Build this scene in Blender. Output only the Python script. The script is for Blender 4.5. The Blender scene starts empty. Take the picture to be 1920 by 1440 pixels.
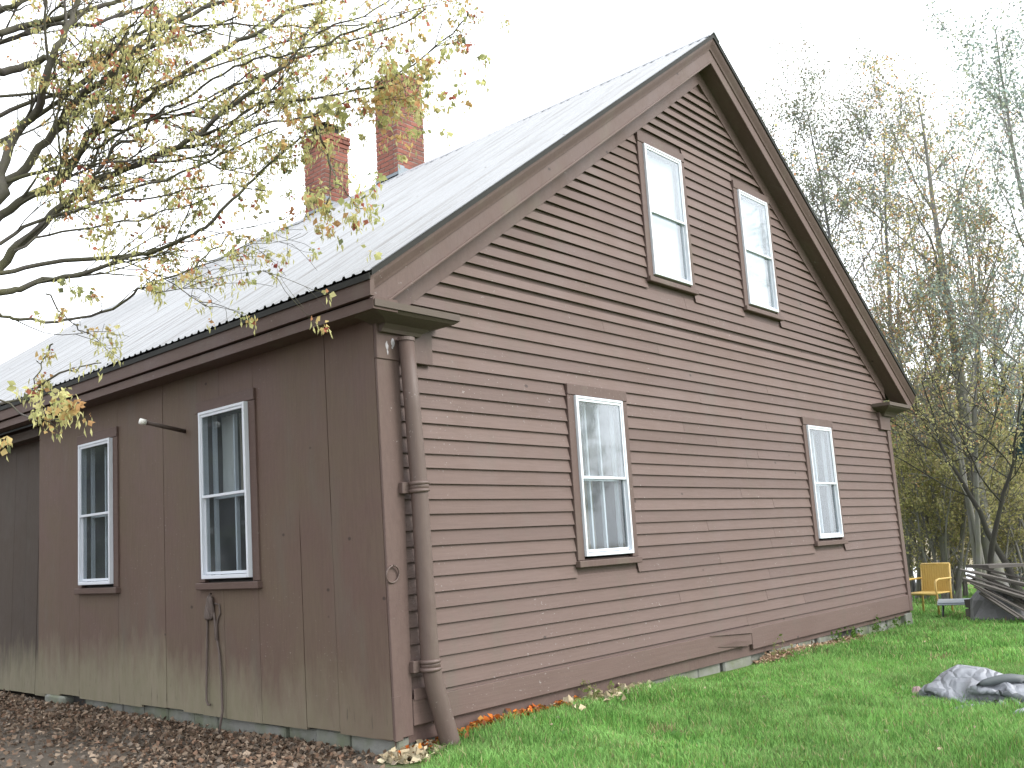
import bpy, math, random
import numpy as np
from mathutils import Vector, Matrix, noise as mnoise

# ------------------------------------------------------------------ camera
S = bpy.context.scene
COL = S.collection
CAM = np.array([-4.288, -5.008, 1.204]); YAW, PITCH, ROLL, FPX = -0.847, 0.171, -0.059, 1766.7
cyw, syw, cp, sp, cr, sr = math.cos(YAW), math.sin(YAW), math.cos(PITCH), math.sin(PITCH), math.cos(ROLL), math.sin(ROLL)
FW = np.array([-syw*cp, cyw*cp, sp]); RT0 = np.array([cyw, syw, 0]); UP0 = np.cross(RT0, FW)
RT = RT0*cr + UP0*sr; UP = UP0*cr - RT0*sr
cam_data = bpy.data.cameras.new('camera'); cam = bpy.data.objects.new('camera', cam_data); COL.objects.link(cam)
cam_data.sensor_width = 36.0; cam_data.lens = 36.0*FPX/1920.0; cam_data.clip_end = 2000; cam_data.clip_start = 0.05
M = Matrix(((RT[0], UP[0], -FW[0], CAM[0]), (RT[1], UP[1], -FW[1], CAM[1]), (RT[2], UP[2], -FW[2], CAM[2]), (0, 0, 0, 1)))
cam.matrix_world = M
S.camera = cam

def at(u, v, d):
    """a point seen at photo pixel (u, v) at distance d along the view"""
    return CAM + d*(FW + RT*(u-960)/FPX - UP*(v-720)/FPX)

# ------------------------------------------------------------------ world, sun, exposure
SUN_EL, SUN_AZ = math.radians(36), math.radians(205)
wd = bpy.data.worlds.new('World'); S.world = wd; wd.use_nodes = True
nt = wd.node_tree; nt.nodes.clear()
sky = nt.nodes.new('ShaderNodeTexSky'); sky.sky_type = 'NISHITA'; sky.sun_disc = False
sky.sun_elevation = SUN_EL; sky.sun_rotation = math.radians(155); sky.air_density = 1.2; sky.dust_density = 4.0
hs = nt.nodes.new('ShaderNodeHueSaturation'); hs.inputs['Saturation'].default_value = 0.25
mx = nt.nodes.new('ShaderNodeMix'); mx.data_type = 'RGBA'; mx.inputs[0].default_value = 0.8
mx.inputs[7].default_value = (11.6, 12.0, 12.5, 1)
bgn = nt.nodes.new('ShaderNodeBackground'); bgn.inputs[1].default_value = 0.1
out = nt.nodes.new('ShaderNodeOutputWorld')
nt.links.new(sky.outputs[0], hs.inputs['Color']); nt.links.new(hs.outputs[0], mx.inputs[6])
nt.links.new(mx.outputs[2], bgn.inputs[0]); nt.links.new(bgn.outputs[0], out.inputs[0])
sl = bpy.data.lights.new('sun', 'SUN'); sl.energy = 1.1; sl.angle = math.radians(25); sl.color = (1.0, 0.96, 0.9)
so = bpy.data.objects.new('sun', sl); COL.objects.link(so)
sd = Vector((math.cos(SUN_EL)*math.sin(SUN_AZ-math.radians(50)), math.cos(SUN_EL)*math.cos(SUN_AZ-math.radians(50)), math.sin(SUN_EL)))
so.rotation_euler = sd.to_track_quat('Z', 'Y').to_euler()
S.view_settings.view_transform = 'Standard'; S.view_settings.look = 'None'
S.view_settings.gamma = 1.0; S.view_settings.use_curve_mapping = False
S.view_settings.exposure = 1.35
S.cycles.max_bounces = 8; S.cycles.transparent_max_bounces = 16
S.cycles.caustics_reflective = False; S.cycles.caustics_refractive = False

rng = np.random.default_rng(7); random.seed(7)
R = random.uniform

# ------------------------------------------------------------------ helpers
class MB:
    """collects geometry that becomes ONE mesh object"""
    def __init__(s): s.v = []; s.f = []; s.c = []
    def add(s, vs, fs, col=None):
        o = len(s.v); s.v += [tuple(float(q) for q in p) for p in vs]; s.f += [tuple(i+o for i in f) for f in fs]
        if col is not None: s.c += [col]*len(vs)
        return s
    def box(s, a, b, jit=0):
        x0, y0, z0 = a; x1, y1, z1 = b
        vs = [(x, y, z) for z in (z0, z1) for (x, y) in ((x0, y0), (x1, y0), (x1, y1), (x0, y1))]
        if jit: vs = [tuple(q+R(-jit, jit) for q in p) for p in vs]
        return s.add(vs, [(0, 3, 2, 1), (4, 5, 6, 7), (0, 1, 5, 4), (1, 2, 6, 5), (2, 3, 7, 6), (3, 0, 4, 7)])
    def loft(s, rings, cap=True):
        """rings of equal point count, joined in order"""
        n = len(rings[0]); vs = [p for r in rings for p in r]; fs = []
        for k in range(len(rings)-1):
            for i in range(n):
                j = (i+1) % n
                fs.append((k*n+i, k*n+j, (k+1)*n+j, (k+1)*n+i))
        if cap: fs += [tuple(range(n))[::-1], tuple((len(rings)-1)*n+i for i in range(n))]
        return s.add(vs, fs)
    def tube(s, pts, rad, n=8, cap=True, col=None):
        pts = [np.array(p, float) for p in pts]
        if not hasattr(rad, '__len__'): rad = [rad]*len(pts)
        rings = []; prev = None
        for i, p in enumerate(pts):
            t = pts[min(i+1, len(pts)-1)] - pts[max(i-1, 0)]; t = t/(np.linalg.norm(t)+1e-9)
            if prev is None:
                a = np.array([0, 0, 1.]) if abs(t[2]) < .9 else np.array([1., 0, 0]); u = np.cross(t, a)
            else: u = prev - t*(prev@t)
            u = u/(np.linalg.norm(u)+1e-9); prev = u; w = np.cross(t, u)
            rings.append([p + rad[i]*(u*math.cos(2*math.pi*k/n)+w*math.sin(2*math.pi*k/n)) for k in range(n)])
        o = len(s.v); s.loft(rings, cap)
        if col is not None: s.c += [col]*(len(s.v)-o)
        return s
    def tf(s, fn): s.v = [tuple(fn(p)) for p in s.v]; return s
    def build(s, name, mat, parent=None, smooth=False, bevel=0, flat_normals=True):
        me = bpy.data.meshes.new(name); me.from_pydata(s.v, [], s.f); me.update()
        if s.c and len(s.c) == len(s.v):
            at_ = me.color_attributes.new('Col', 'FLOAT_COLOR', 'POINT')
            at_.data.foreach_set('color', np.array([list(c)+[1] if len(c) == 3 else c for c in s.c], 'f').ravel())
        if mat: me.materials.append(mat)
        if smooth: me.polygons.foreach_set('use_smooth', [True]*len(me.polygons))
        o = bpy.data.objects.new(name, me); COL.objects.link(o)
        if parent: o.parent = parent
        if bevel:
            m = o.modifiers.new('bevel', 'BEVEL'); m.width = bevel; m.segments = 1; m.limit_method = 'ANGLE'
        return o

def fast_mesh(name, V, loops, counts, mat, cols=None, parent=None, smooth=False):
    """large meshes straight from numpy arrays"""
    me = bpy.data.meshes.new(name)
    V = np.asarray(V, 'f').reshape(-1, 3); loops = np.asarray(loops, 'i').ravel(); counts = np.asarray(counts, 'i')
    me.vertices.add(len(V)); me.vertices.foreach_set('co', V.ravel())
    me.loops.add(len(loops)); me.loops.foreach_set('vertex_index', loops)
    me.polygons.add(len(counts))
    st = np.concatenate([[0], np.cumsum(counts)[:-1]]).astype('i')
    me.polygons.foreach_set('loop_start', st)
    me.update(calc_edges=True)
    if smooth: me.polygons.foreach_set('use_smooth', np.ones(len(counts), bool))
    if cols is not None:
        c = np.ones((len(V), 4), 'f'); c[:, :3] = cols
        a = me.color_attributes.new('Col', 'FLOAT_COLOR', 'POINT'); a.data.foreach_set('color', c.ravel())
    me.materials.append(mat)
    o = bpy.data.objects.new(name, me); COL.objects.link(o)
    if parent: o.parent = parent
    return o

def empty(name, loc=(0, 0, 0), rz=0, label=None, cat=None, group=None):
    o = bpy.data.objects.new(name, None); COL.objects.link(o); o.location = loc; o.rotation_euler = (0, 0, rz)
    o.empty_display_size = .1
    return tag(o, label, cat, group)
def tag(o, label=None, cat=None, group=None, kind=None):
    if label: o['label'] = label
    if cat: o['category'] = cat
    if group: o['group'] = group
    if kind: o['kind'] = kind
    return o
def copy_tree(o, parent=None):
    c = o.copy(); COL.objects.link(c); c.parent = parent
    for ch in list(o.children): copy_tree(ch, c)
    return c

# ------------------------------------------------------------------ materials
class NT:
    def __init__(s, name):
        s.m = bpy.data.materials.new(name); s.m.use_nodes = True; s.t = s.m.node_tree; s.t.nodes.clear()
        s.out = s.n('ShaderNodeOutputMaterial')
    def n(s, ty, **kw):
        x = s.t.nodes.new(ty)
        for k, v in kw.items(): setattr(x, k, v)
        return x
    def l(s, a, b): s.t.links.new(a, b)
    def put(s, inp, v):
        if hasattr(v, 'is_output'): s.l(v, inp)
        else: inp.default_value = v
    def coord(s, scale=(1, 1, 1), kind='Object', rand=False):
        tc = s.n('ShaderNodeTexCoord'); mp = s.n('ShaderNodeMapping'); mp.inputs['Scale'].default_value = scale
        s.l(tc.outputs[kind], mp.inputs['Vector'])
        if rand:
            oi = s.n('ShaderNodeObjectInfo'); cb = s.n('ShaderNodeCombineXYZ')
            m1 = s.math('MULTIPLY', oi.outputs['Random'], 37.0); m2 = s.math('MULTIPLY', oi.outputs['Random'], 91.0)
            s.l(m1, cb.inputs[0]); s.l(m2, cb.inputs[1]); s.l(cb.outputs[0], mp.inputs['Location'])
        return mp.outputs[0]
    def noise(s, vec, scale=5, detail=4, rough=.55, dist=0):
        x = s.n('ShaderNodeTexNoise'); x.inputs['Scale'].default_value = scale; x.inputs['Detail'].default_value = detail
        x.inputs['Roughness'].default_value = rough; x.inputs['Distortion'].default_value = dist
        s.l(vec, x.inputs['Vector']); return x.outputs['Fac']
    def ramp(s, fac, stops):
        x = s.n('ShaderNodeValToRGB'); e = x.color_ramp.elements
        while len(e) < len(stops): e.new(.5)
        for el, (p, c) in zip(e, stops):
            el.position = p; el.color = (c, c, c, 1) if not hasattr(c, '__len__') else (*c, 1)
        s.l(fac, x.inputs[0]); return x.outputs[0]
    def mix(s, fac, a, b, mode='MIX'):
        x = s.n('ShaderNodeMix', data_type='RGBA', blend_type=mode)
        s.put(x.inputs[0], fac)
        for i, v in ((6, a), (7, b)):
            s.put(x.inputs[i], (*v, 1) if isinstance(v, tuple) and len(v) == 3 else v)
        return x.outputs[2]
    def math(s, op, a, b=0.0, c=0.0):
        x = s.n('ShaderNodeMath', operation=op)
        s.put(x.inputs[0], a); s.put(x.inputs[1], b); s.put(x.inputs[2], c); return x.outputs[0]
    def bump(s, h, strength=.3, dist=.01, normal=None):
        x = s.n('ShaderNodeBump'); x.inputs['Strength'].default_value = strength; x.inputs['Distance'].default_value = dist
        s.l(h, x.inputs['Height'])
        if normal: s.l(normal, x.inputs['Normal'])
        return x.outputs[0]
    def pbr(s, col, rough=.6, metal=0.0, normal=None, spec=.5, **kw):
        b = s.n('ShaderNodeBsdfPrincipled')
        s.put(b.inputs['Base Color'], (*col, 1) if isinstance(col, tuple) and len(col) == 3 else col)
        s.put(b.inputs['Roughness'], rough); s.put(b.inputs['Metallic'], metal)
        b.inputs['Specular IOR Level'].default_value = spec
        if normal: s.l(normal, b.inputs['Normal'])
        s.l(b.outputs[0], s.out.inputs[0]); s.b = b; return s.m
    def sep(s, kind='Object'):
        tc = s.n('ShaderNodeTexCoord'); x = s.n('ShaderNodeSeparateXYZ'); s.l(tc.outputs[kind], x.inputs[0]); return x.outputs
    def rnd(s): return s.n('ShaderNodeObjectInfo').outputs['Random']
    def col(s, name='Col'): return s.n('ShaderNodeVertexColor', layer_name=name).outputs['Color']

def paint(name, ca, cb, grain, algae=False, chips=.0, tint=.25, dirt=(.13, .115, .085), rough=.62):
    """old brown house paint: blotches, brush grain, chips, one tint per board"""
    t = NT(name)
    o1 = t.coord((1, 1, 1)); og = t.coord(grain, rand=True)
    blot = t.noise(o1, 1.7, 5, .6, .4)
    c = t.mix(t.ramp(blot, [(.32, 0.), (.68, 1.)]), ca, cb)
    r = t.rnd()
    c = t.mix(t.math('MULTIPLY', t.math('ABSOLUTE', t.math('SUBTRACT', r, .5)), tint*2), c, tuple(q*1.35 for q in cb))
    gr = t.noise(og, 9, 5, .65)
    c = t.mix(t.ramp(gr, [(.35, .22), (.60, 0.)]), c, tuple(q*.62 for q in ca))
    st = t.noise(t.coord((1.2, 1.2, .35)), 2.6, 4, .6)
    c = t.mix(t.ramp(st, [(.55, 0.), (.78, .5)]), c, dirt)
    if chips:
        ch = t.noise(t.coord((1, 1, 1.6), rand=True), 34, 3, .6)
        reg = t.noise(o1, 1.1, 2, .5)
        m = t.math('MULTIPLY', t.ramp(ch, [(.67, 0.), (.70, 1.)]), t.ramp(reg, [(.50, 0.), (.60, 1.)]))
        c = t.mix(t.math('MULTIPLY', m, chips), c, (.42, .40, .38))
        kn = t.n('ShaderNodeTexVoronoi'); kn.inputs['Scale'].default_value = 2.2; t.l(t.coord((1, 1, 1.5), rand=True), kn.inputs['Vector'])
        c = t.mix(t.ramp(kn.outputs['Distance'], [(.035, .75), (.055, 0.)]), c, tuple(q*.25 for q in ca))
    if algae:
        z = t.sep()[2]; y = t.sep()[1]
        zz = t.math('ADD', t.math('ADD', z, t.math('MULTIPLY', t.math('SUBTRACT', r, .5), .22)), t.math('MULTIPLY', t.math('SUBTRACT', t.noise(t.coord((1, 3.2, .9)), 2.4, 6, .7), .5), .75))
        m = t.ramp(zz, [(.12, 1.), (.24, .75), (.55, 0.)])
        gr2 = t.mix(t.noise(t.coord((1, 2, .6)), 5, 4, .6), (.15, .145, .085), (.24, .205, .155))
        c = t.mix(t.math('MULTIPLY', m, t.ramp(t.math('MULTIPLY', y, .4), [(.1, .35), (.7, .85)])), c, gr2)
        blk = t.noise(t.coord((1, 16, 2.2)), 1.6, 3, .7)
        c = t.mix(t.math('MULTIPLY', t.ramp(blk, [(.62, 0.), (.72, .8)]), t.ramp(zz, [(.08, 1.), (.3, 0.)])), c, (.035, .03, .025))
    h = t.math('ADD', t.math('MULTIPLY', gr, .5), t.math('MULTIPLY', t.noise(o1, 24, 4, .6), .6))
    return t.pbr(c, t.ramp(blot, [(.3, rough-.08), (.7, rough+.14)]), normal=t.bump(h, .42, .006), spec=.35)

m_clap = paint('clapboard_paint', (.101, .064, .055), (.117, .080, .069), (.35, 6, 9), chips=.45, tint=.55, dirt=(.098, .083, .066))
m_plank = paint('plank_paint', (.104, .063, .052), (.113, .082, .057), (5, 5, .5), algae=True, chips=.25, tint=.12, dirt=(.105, .095, .075))
m_wing = paint('dark_wing_boards', (.048, .034, .027), (.062, .046, .036), (5, 5, .5), algae=True, chips=0, tint=.2, dirt=(.05, .045, .035))  # wing boards, a darker brown than the main wall's planks
m_trim = paint('trim_paint', (.094, .060, .052), (.111, .075, .064), (4, 4, 1.2), chips=.5, tint=.2)
m_trimE = paint('shaded_eave_trim_paint', (.088, .054, .046), (.102, .068, .056), (5, .6, 5), chips=.2, tint=.2)  # trim paint toned darker for the shaded, more weathered eave side
m_return = paint('mossy_cornice_paint', (.082, .060, .050), (.092, .072, .056), (.6, 5, 5), tint=.1, dirt=(.072, .068, .042))

def simple(name, col, rough=.6, metal=0., var=.25, scale=6, bump=.2, spec=.5, stretch=(1, 1, 1), rand=True, tint=0.):
    t = NT(name); n = t.noise(t.coord(stretch, rand=rand), scale, 5, .6)
    c = t.mix(n, tuple(q*(1-var) for q in col), tuple(min(1, q*(1+var)) for q in col))
    if tint: c = t.mix(t.math('MULTIPLY', t.rnd(), tint), c, tuple(q*.45 for q in col))
    return t.pbr(c, rough, metal, t.bump(t.noise(t.coord(stretch, rand=rand), scale*5, 4, .6), bump, .004), spec)
m_white = simple('white_storm_frame', (.60, .63, .68), .42, 0, .06, 7, .08)
m_dark = simple('dark_interior', (.035, .033, .032), .9)
m_room = simple('room_wall', (.10, .09, .08), .9)
m_pipe = paint('pipe_paint', (.096, .066, .056), (.116, .084, .072), (5, 5, .8), chips=.8, tint=0., dirt=(.10, .08, .06), rough=.5)
m_rusty = simple('painted_iron', (.102, .070, .060), .55, 0, .2, 12, .35)
m_iron = simple('rusty_iron', (.07, .05, .042), .6, .3, .3, 30, .4)
m_cord = simple('painted_cord', (.10, .076, .066), .8, 0, .3, 40, .4)
m_lead = simple('lead_flashing', (.17, .20, .225), .5, .35, .25, 6, .4)
m_dripedge = simple('dark_drip_edge', (.016, .016, .014), .85, 0, .3, 9, .3)
m_edge = simple('dull_roof_edge', (.10, .115, .125), .8, 0, .2, 6, .3)
m_ridge = simple('ridge_cap_metal', (.35, .36, .38), .5, .3, .3, 5, .3)
m_yellow = simple('yellow_chair_paint', (.50, .34, .10), .5, 0, .12, 20, .15)
m_tablemetal = simple('grey_table_metal', (.24, .27, .30), .5, .2, .2, 9, .2)
m_blackmetal = simple('black_metal', (.03, .03, .032), .5, .2, .2, 9, .2)
m_oldwood = simple('weathered_board', (.12, .108, .098), .9, 0, .35, 5, .5, .2, (1, 9, 9), True, .7)
m_sack = simple('grey_cover_cloth', (.12, .12, .125), .75, 0, .3, 4, .5, .3)
m_tarp = simple('silver_tarp', (.23, .24, .27), .45, 0, .12, 3, .25, .5)
t = NT('creased_tarp'); n = t.noise(t.coord(), 3, 4, .6)
vo = t.n('ShaderNodeTexVoronoi', feature='DISTANCE_TO_EDGE'); vo.inputs['Scale'].default_value = 7.0
wv_ = t.n('ShaderNodeVectorMath', operation='ADD'); t.l(t.coord((1, 1, 1)), wv_.inputs[0]); nz_ = t.n('ShaderNodeTexNoise'); nz_.inputs['Scale'].default_value = 4.0
t.l(t.coord(), nz_.inputs['Vector']); sc_ = t.n('ShaderNodeVectorMath', operation='SCALE'); sc_.inputs['Scale'].default_value = .25; t.l(nz_.outputs['Color'], sc_.inputs[0]); t.l(sc_.outputs[0], wv_.inputs[1]); t.l(wv_.outputs[0], vo.inputs['Vector'])
hgt = t.math('ADD', t.ramp(vo.outputs['Distance'], [(.0, 0.), (.22, 1.)]), t.math('MULTIPLY', t.noise(t.coord(), 14, 4, .6), .5))
c = t.mix(n, (.20, .21, .235), (.27, .28, .31)); c = t.mix(t.ramp(t.noise(t.coord(), 1.7, 5, .65), [(.52, 0.), (.7, .6)]), c, (.15, .14, .125))
m_tarp = t.pbr(c, .42, 0, t.bump(hgt, .75, .022), .5)
m_tarpdark = simple('dark_tarp_lining', (.075, .085, .09), .6, 0, .2, 5, .25)
m_pink = simple('faded_pink_cloth', (.34, .24, .24), .8)
m_mort = simple('mortar', (.30, .27, .24), .95, 0, .25, 20, .6)
m_stub = simple('white_pipe_end', (.72, .71, .66), .5, 0, .1)
m_blue = simple('dark_blue_bundle', (.08, .085, .13), .7)

t = NT('brick'); n = t.noise(t.coord((1, 1, 1), rand=True), 14, 5, .65)
c = t.mix(t.rnd(), (.30, .115, .085), (.19, .078, .060)); c = t.mix(t.ramp(n, [(.55, 0.), (.75, .7)]), c, (.22, .17, .14))
c = t.mix(t.ramp(t.noise(t.coord((1, 1, .5)), 2.4, 3, .6), [(.5, 0.), (.7, .6)]), c, (.10, .065, .055))
m_brick = t.pbr(c, .9, normal=t.bump(n, .6, .006), spec=.2)

t = NT('foundation_concrete'); n = t.noise(t.coord((1, 1, 1), rand=True), 5, 6, .65)
c = t.mix(n, (.13, .132, .12), (.27, .27, .25))
z = t.sep()[2]
c = t.mix(t.ramp(t.noise(t.coord(), 3, 4, .6), [(.42, 0.), (.66, .75)]), c, (.12, .14, .075))
m_found = t.pbr(c, .92, normal=t.bump(t.noise(t.coord(), 40, 5, .7), .6, .008), spec=.2)

t = NT('galvanised_roof'); o = t.coord((.5, 3.0, .5)); n = t.noise(o, 3, 5, .6)
c = t.mix(n, (.25, .257, .268), (.325, .332, .345))
c = t.mix(t.ramp(t.noise(t.coord((.18, 7, .18)), 3, 4, .7), [(.50, 0.), (.75, .75)]), c, (.15, .14, .13))
vo = t.n('ShaderNodeTexVoronoi'); vo.inputs['Scale'].default_value = 2.6; t.l(t.coord((1, 1, 1)), vo.inputs['Vector'])
c = t.mix(t.ramp(vo.outputs['Distance'], [(.03, .8), (.05, 0.)]), c, (.12, .11, .10))
m_roof = t.pbr(c, .5, .15, t.bump(t.noise(t.coord((1, 4, 1)), 5, 4, .6), .12, .01))

def glass(name, ior, dust=1.):
    t = NT(name); fr = t.n('ShaderNodeFresnel'); 
    ge = t.n('ShaderNodeNewGeometry'); t.l(t.math('ADD', ior, t.math('MULTIPLY', ge.outputs['Backfacing'], 1/ior-ior)), fr.inputs['IOR'])
    nb = t.bump(t.noise(t.coord((1, 1, 1), rand=True), 3.0, 2, .5), .035, .03)
    gl = t.n('ShaderNodeBsdfGlossy'); gl.inputs['Roughness'].default_value = .05; gl.inputs['Color'].default_value = (.95, .97, 1, 1)
    tr = t.n('ShaderNodeBsdfTransparent'); tr.inputs['Color'].default_value = (.86, .89, .90, 1)
    ms = t.n('ShaderNodeMixShader'); t.l(fr.outputs[0], ms.inputs[0]); t.l(tr.outputs[0], ms.inputs[1]); t.l(gl.outputs[0], ms.inputs[2])
    t.l(nb, gl.inputs['Normal']); t.l(nb, fr.inputs['Normal'])
    df = t.n('ShaderNodeBsdfDiffuse'); df.inputs[0].default_value = (.55, .60, .66, 1)     # a film of dust
    m2 = t.n('ShaderNodeMixShader'); t.l(t.ramp(t.noise(t.coord((1, 1, 1), rand=True), 2.5, 4, .6), [(.3, .06*dust), (.7, .17*dust)]), m2.inputs[0])
    t.l(ms.outputs[0], m2.inputs[1]); t.l(df.outputs[0], m2.inputs[2]); t.l(m2.outputs[0], t.out.inputs[0]); return t.m
m_glass = glass('dusty_window_glass', 2.0)
m_glassc = glass('window_glass', 1.5, .30)

def cloth(name, col, trans=.5, rough=.8):
    t = NT(name); d = t.n('ShaderNodeBsdfDiffuse'); tr = t.n('ShaderNodeBsdfTranslucent')
    w = t.noise(t.coord((30, 30, 1.)), 2, 3, .6); c = t.mix(w, tuple(q*.9 for q in col), col)
    t.l(c, d.inputs[0]); t.l(c, tr.inputs[0]); ms = t.n('ShaderNodeMixShader'); ms.inputs[0].default_value = trans
    t.l(d.outputs[0], ms.inputs[1]); t.l(tr.outputs[0], ms.inputs[2]); t.l(ms.outputs[0], t.out.inputs[0]); return t.m
m_curtain = cloth('white_curtain', (.75, .75, .73), .3)
m_shade = cloth('white_window_shade', (.90, .92, .96), .1)
m_drape = cloth('tan_curtain', (.42, .36, .28), .3)

def leafmat(name, trans=.45, rough=.6):
    t = NT(name); c = t.col(); d = t.n('ShaderNodeBsdfDiffuse'); tr = t.n('ShaderNodeBsdfTranslucent')
    t.l(c, d.inputs[0]); t.l(c, tr.inputs[0]); ms = t.n('ShaderNodeMixShader'); ms.inputs[0].default_value = trans
    t.l(d.outputs[0], ms.inputs[1]); t.l(tr.outputs[0], ms.inputs[2]); t.l(ms.outputs[0], t.out.inputs[0]); return t.m
m_leaf = leafmat('young_leaves', .55)
m_grass = leafmat('grass_blades', .35)
m_litter = leafmat('dry_leaves', .12)

def bark(name, a, b, moss, amt, scale=9):
    t = NT(name); n = t.noise(t.coord((1, 1, .3)), scale, 6, .7); c = t.mix(n, a, b)
    g = t.noise(t.coord(), 3.1, 5, .65); c = t.mix(t.ramp(g, [(.5-.2*amt, 0.), (.7-.1*amt, amt)]), c, moss)
    return t.pbr(c, .95, normal=t.bump(n, .8, .02), spec=.15)
m_bark = bark('maple_bark', (.045, .040, .038), (.125, .113, .105), (.085, .088, .038), .7)
m_barkgrey = bark('grey_bark', (.12, .115, .11), (.24, .235, .23), (.16, .165, .09), .5, 5)
m_barkpale = bark('pale_bark', (.10, .10, .11), (.19, .19, .20), (.17, .18, .12), .3, 5)
m_barkdark = bark('dark_bark', (.02, .018, .017), (.06, .055, .05), (.05, .055, .03), .4, 5)

# ground: lawn soil on the gable side, bare dirt on the eave side
t = NT('ground_soil'); xs = t.sep(); x, y = xs[0], xs[1]
s_ = t.math('ADD', t.math('SUBTRACT', x, t.math('MULTIPLY', y, .6)), t.math('MULTIPLY', t.math('SUBTRACT', t.noise(t.coord(), 1.6, 5, .6), .5), 1.6))
lawnm = t.ramp(s_, [(.0, 0.), (.25, 1.)])
dirt = t.mix(t.noise(t.coord(), 7, 6, .7), (.055, .045, .036), (.17, .145, .12))
dirt = t.mix(t.ramp(t.noise(t.coord(), 60, 3, .7), [(.6, 0.), (.7, .7)]), dirt, (.30, .27, .24))
turf = t.mix(t.noise(t.coord(), 2.2, 5, .6), (.06, .12, .025), (.11, .19, .045))
turf = t.mix(t.ramp(t.noise(t.coord(), 1.3, 5, .65), [(.64, 0.), (.78, .6)]), turf, (.16, .13, .075))
wood = t.mix(t.noise(t.coord(), 1.1, 6, .7), (.16, .14, .09), (.32, .28, .20))
m_wood = t.ramp(t.math('MULTIPLY', t.math('ADD', x, t.math('MULTIPLY', t.noise(t.coord(), .6, 3, .5), 2.)), .04), [(.56, 0.), (.66, 1.)])
m_ground = t.pbr(t.mix(m_wood, t.mix(lawnm, dirt, turf), wood), .95, normal=t.bump(t.noise(t.coord(), 30, 6, .7), .8, .02), spec=.1)

t = NT('pond_water'); m_water = t.pbr((.05, .06, .06), .06, 0, t.bump(t.noise(t.coord(), 4, 3, .5), .05, .02), .5)

# ------------------------------------------------------------------ ground
def sstep(a, b, x): t = np.clip((x-a)/(b-a), 0, 1); return t*t*(3-2*t)
def gz(x, y):
    x = np.asarray(x, float); y = np.asarray(y, float)
    z = -.125 - .006*np.clip(x, 0, 9) - .032*np.clip(x-9, 0, 14)
    z = z - .035*np.clip(-x-.35, 0, 6)*sstep(-1.5, 1.5, y)
    z = z + .012*np.exp(-(x/.55)**2)*sstep(1.3, 2.6, y)*(x < 3)
    z = z + .065*np.exp(-(y/.5)**2)*(1-sstep(4.5, 7, x))*sstep(.1, .7, x)*(1-.9*sstep(3., 3.8, x)*(1-sstep(4.9, 5.3, x)))
    z = z + .014*np.sin(x*1.7+.6*y)*np.cos(y*1.3-.4*x) + .008*np.sin(x*4.1-1)*np.sin(y*3.7)
    z = z - .5*np.exp(-(((x-31)/9)**2+((y-13)/8)**2))
    return z
ax = np.concatenate([[-300, -150, -80, -40, -20, -12], np.arange(-8, 14, .25), np.arange(14, 40, 1.), [45, 60, 90, 160, 320]])
ay = np.concatenate([[-300, -150, -80, -40, -20, -12], np.arange(-8, 12, .25), np.arange(12, 40, 1.), [45, 60, 90, 160, 320]])
X, Y = np.meshgrid(ax, ay); Z = gz(X, Y); nx, ny = len(ax), len(ay)
I = (np.arange(ny-1)[:, None]*nx + np.arange(nx-1)[None]).ravel()
fast_mesh('ground', np.stack([X, Y, Z], -1).reshape(-1, 3), np.stack([I, I+1, I+1+nx, I+nx], -1), np.full(len(I), 4), m_ground, smooth=True)['kind'] = 'structure'
wv = MB(); pts = [(31+10.5*math.cos(a)*(1+.1*math.sin(3*a)), 13+9*math.sin(a)*(1+.12*math.cos(2*a)), -.72) for a in np.linspace(0, 2*math.pi, 40, endpoint=False)]
wv.add(pts, [tuple(range(40))]); wv.build('pond', m_water)['kind'] = 'structure'

# ------------------------------------------------------------------ the house
W, XR, HE, RZ, OVE, OVR = 9.54, 4.91, 3.098, 6.882, .319, .271
SLP = (RZ-HE)/(XR+OVE); YL = 16.0
def roofz(x): return RZ - SLP*abs(x-XR)
house = empty('farmhouse', (0, 0, 0), 0, 'brown clapboard farmhouse with a metal gable roof and two brick chimneys', 'house')
def lean(p):  # the eave wall leans outwards a little towards the top
    x, y, z = p; return (x - .06*max(0, z)/2.85, y, z)

# --- windows: (u0,u1,z0,z1) of the white storm frame
GW = [(2.137, 2.834, 1.087, 2.471), (6.756, 7.437, 1.087, 2.471), (3.59, 4.297, 3.826, 5.234), (5.579, 6.296, 3.826, 5.234)]
EW = [(1.552, 2.252, 1.090, 2.482), (3.895, 4.570, 1.080, 2.470)]
CAS = .095
def holes(ws): return [(a-.02, b+.02, c-.02, d+.02) for a, b, c, d in ws]

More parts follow.
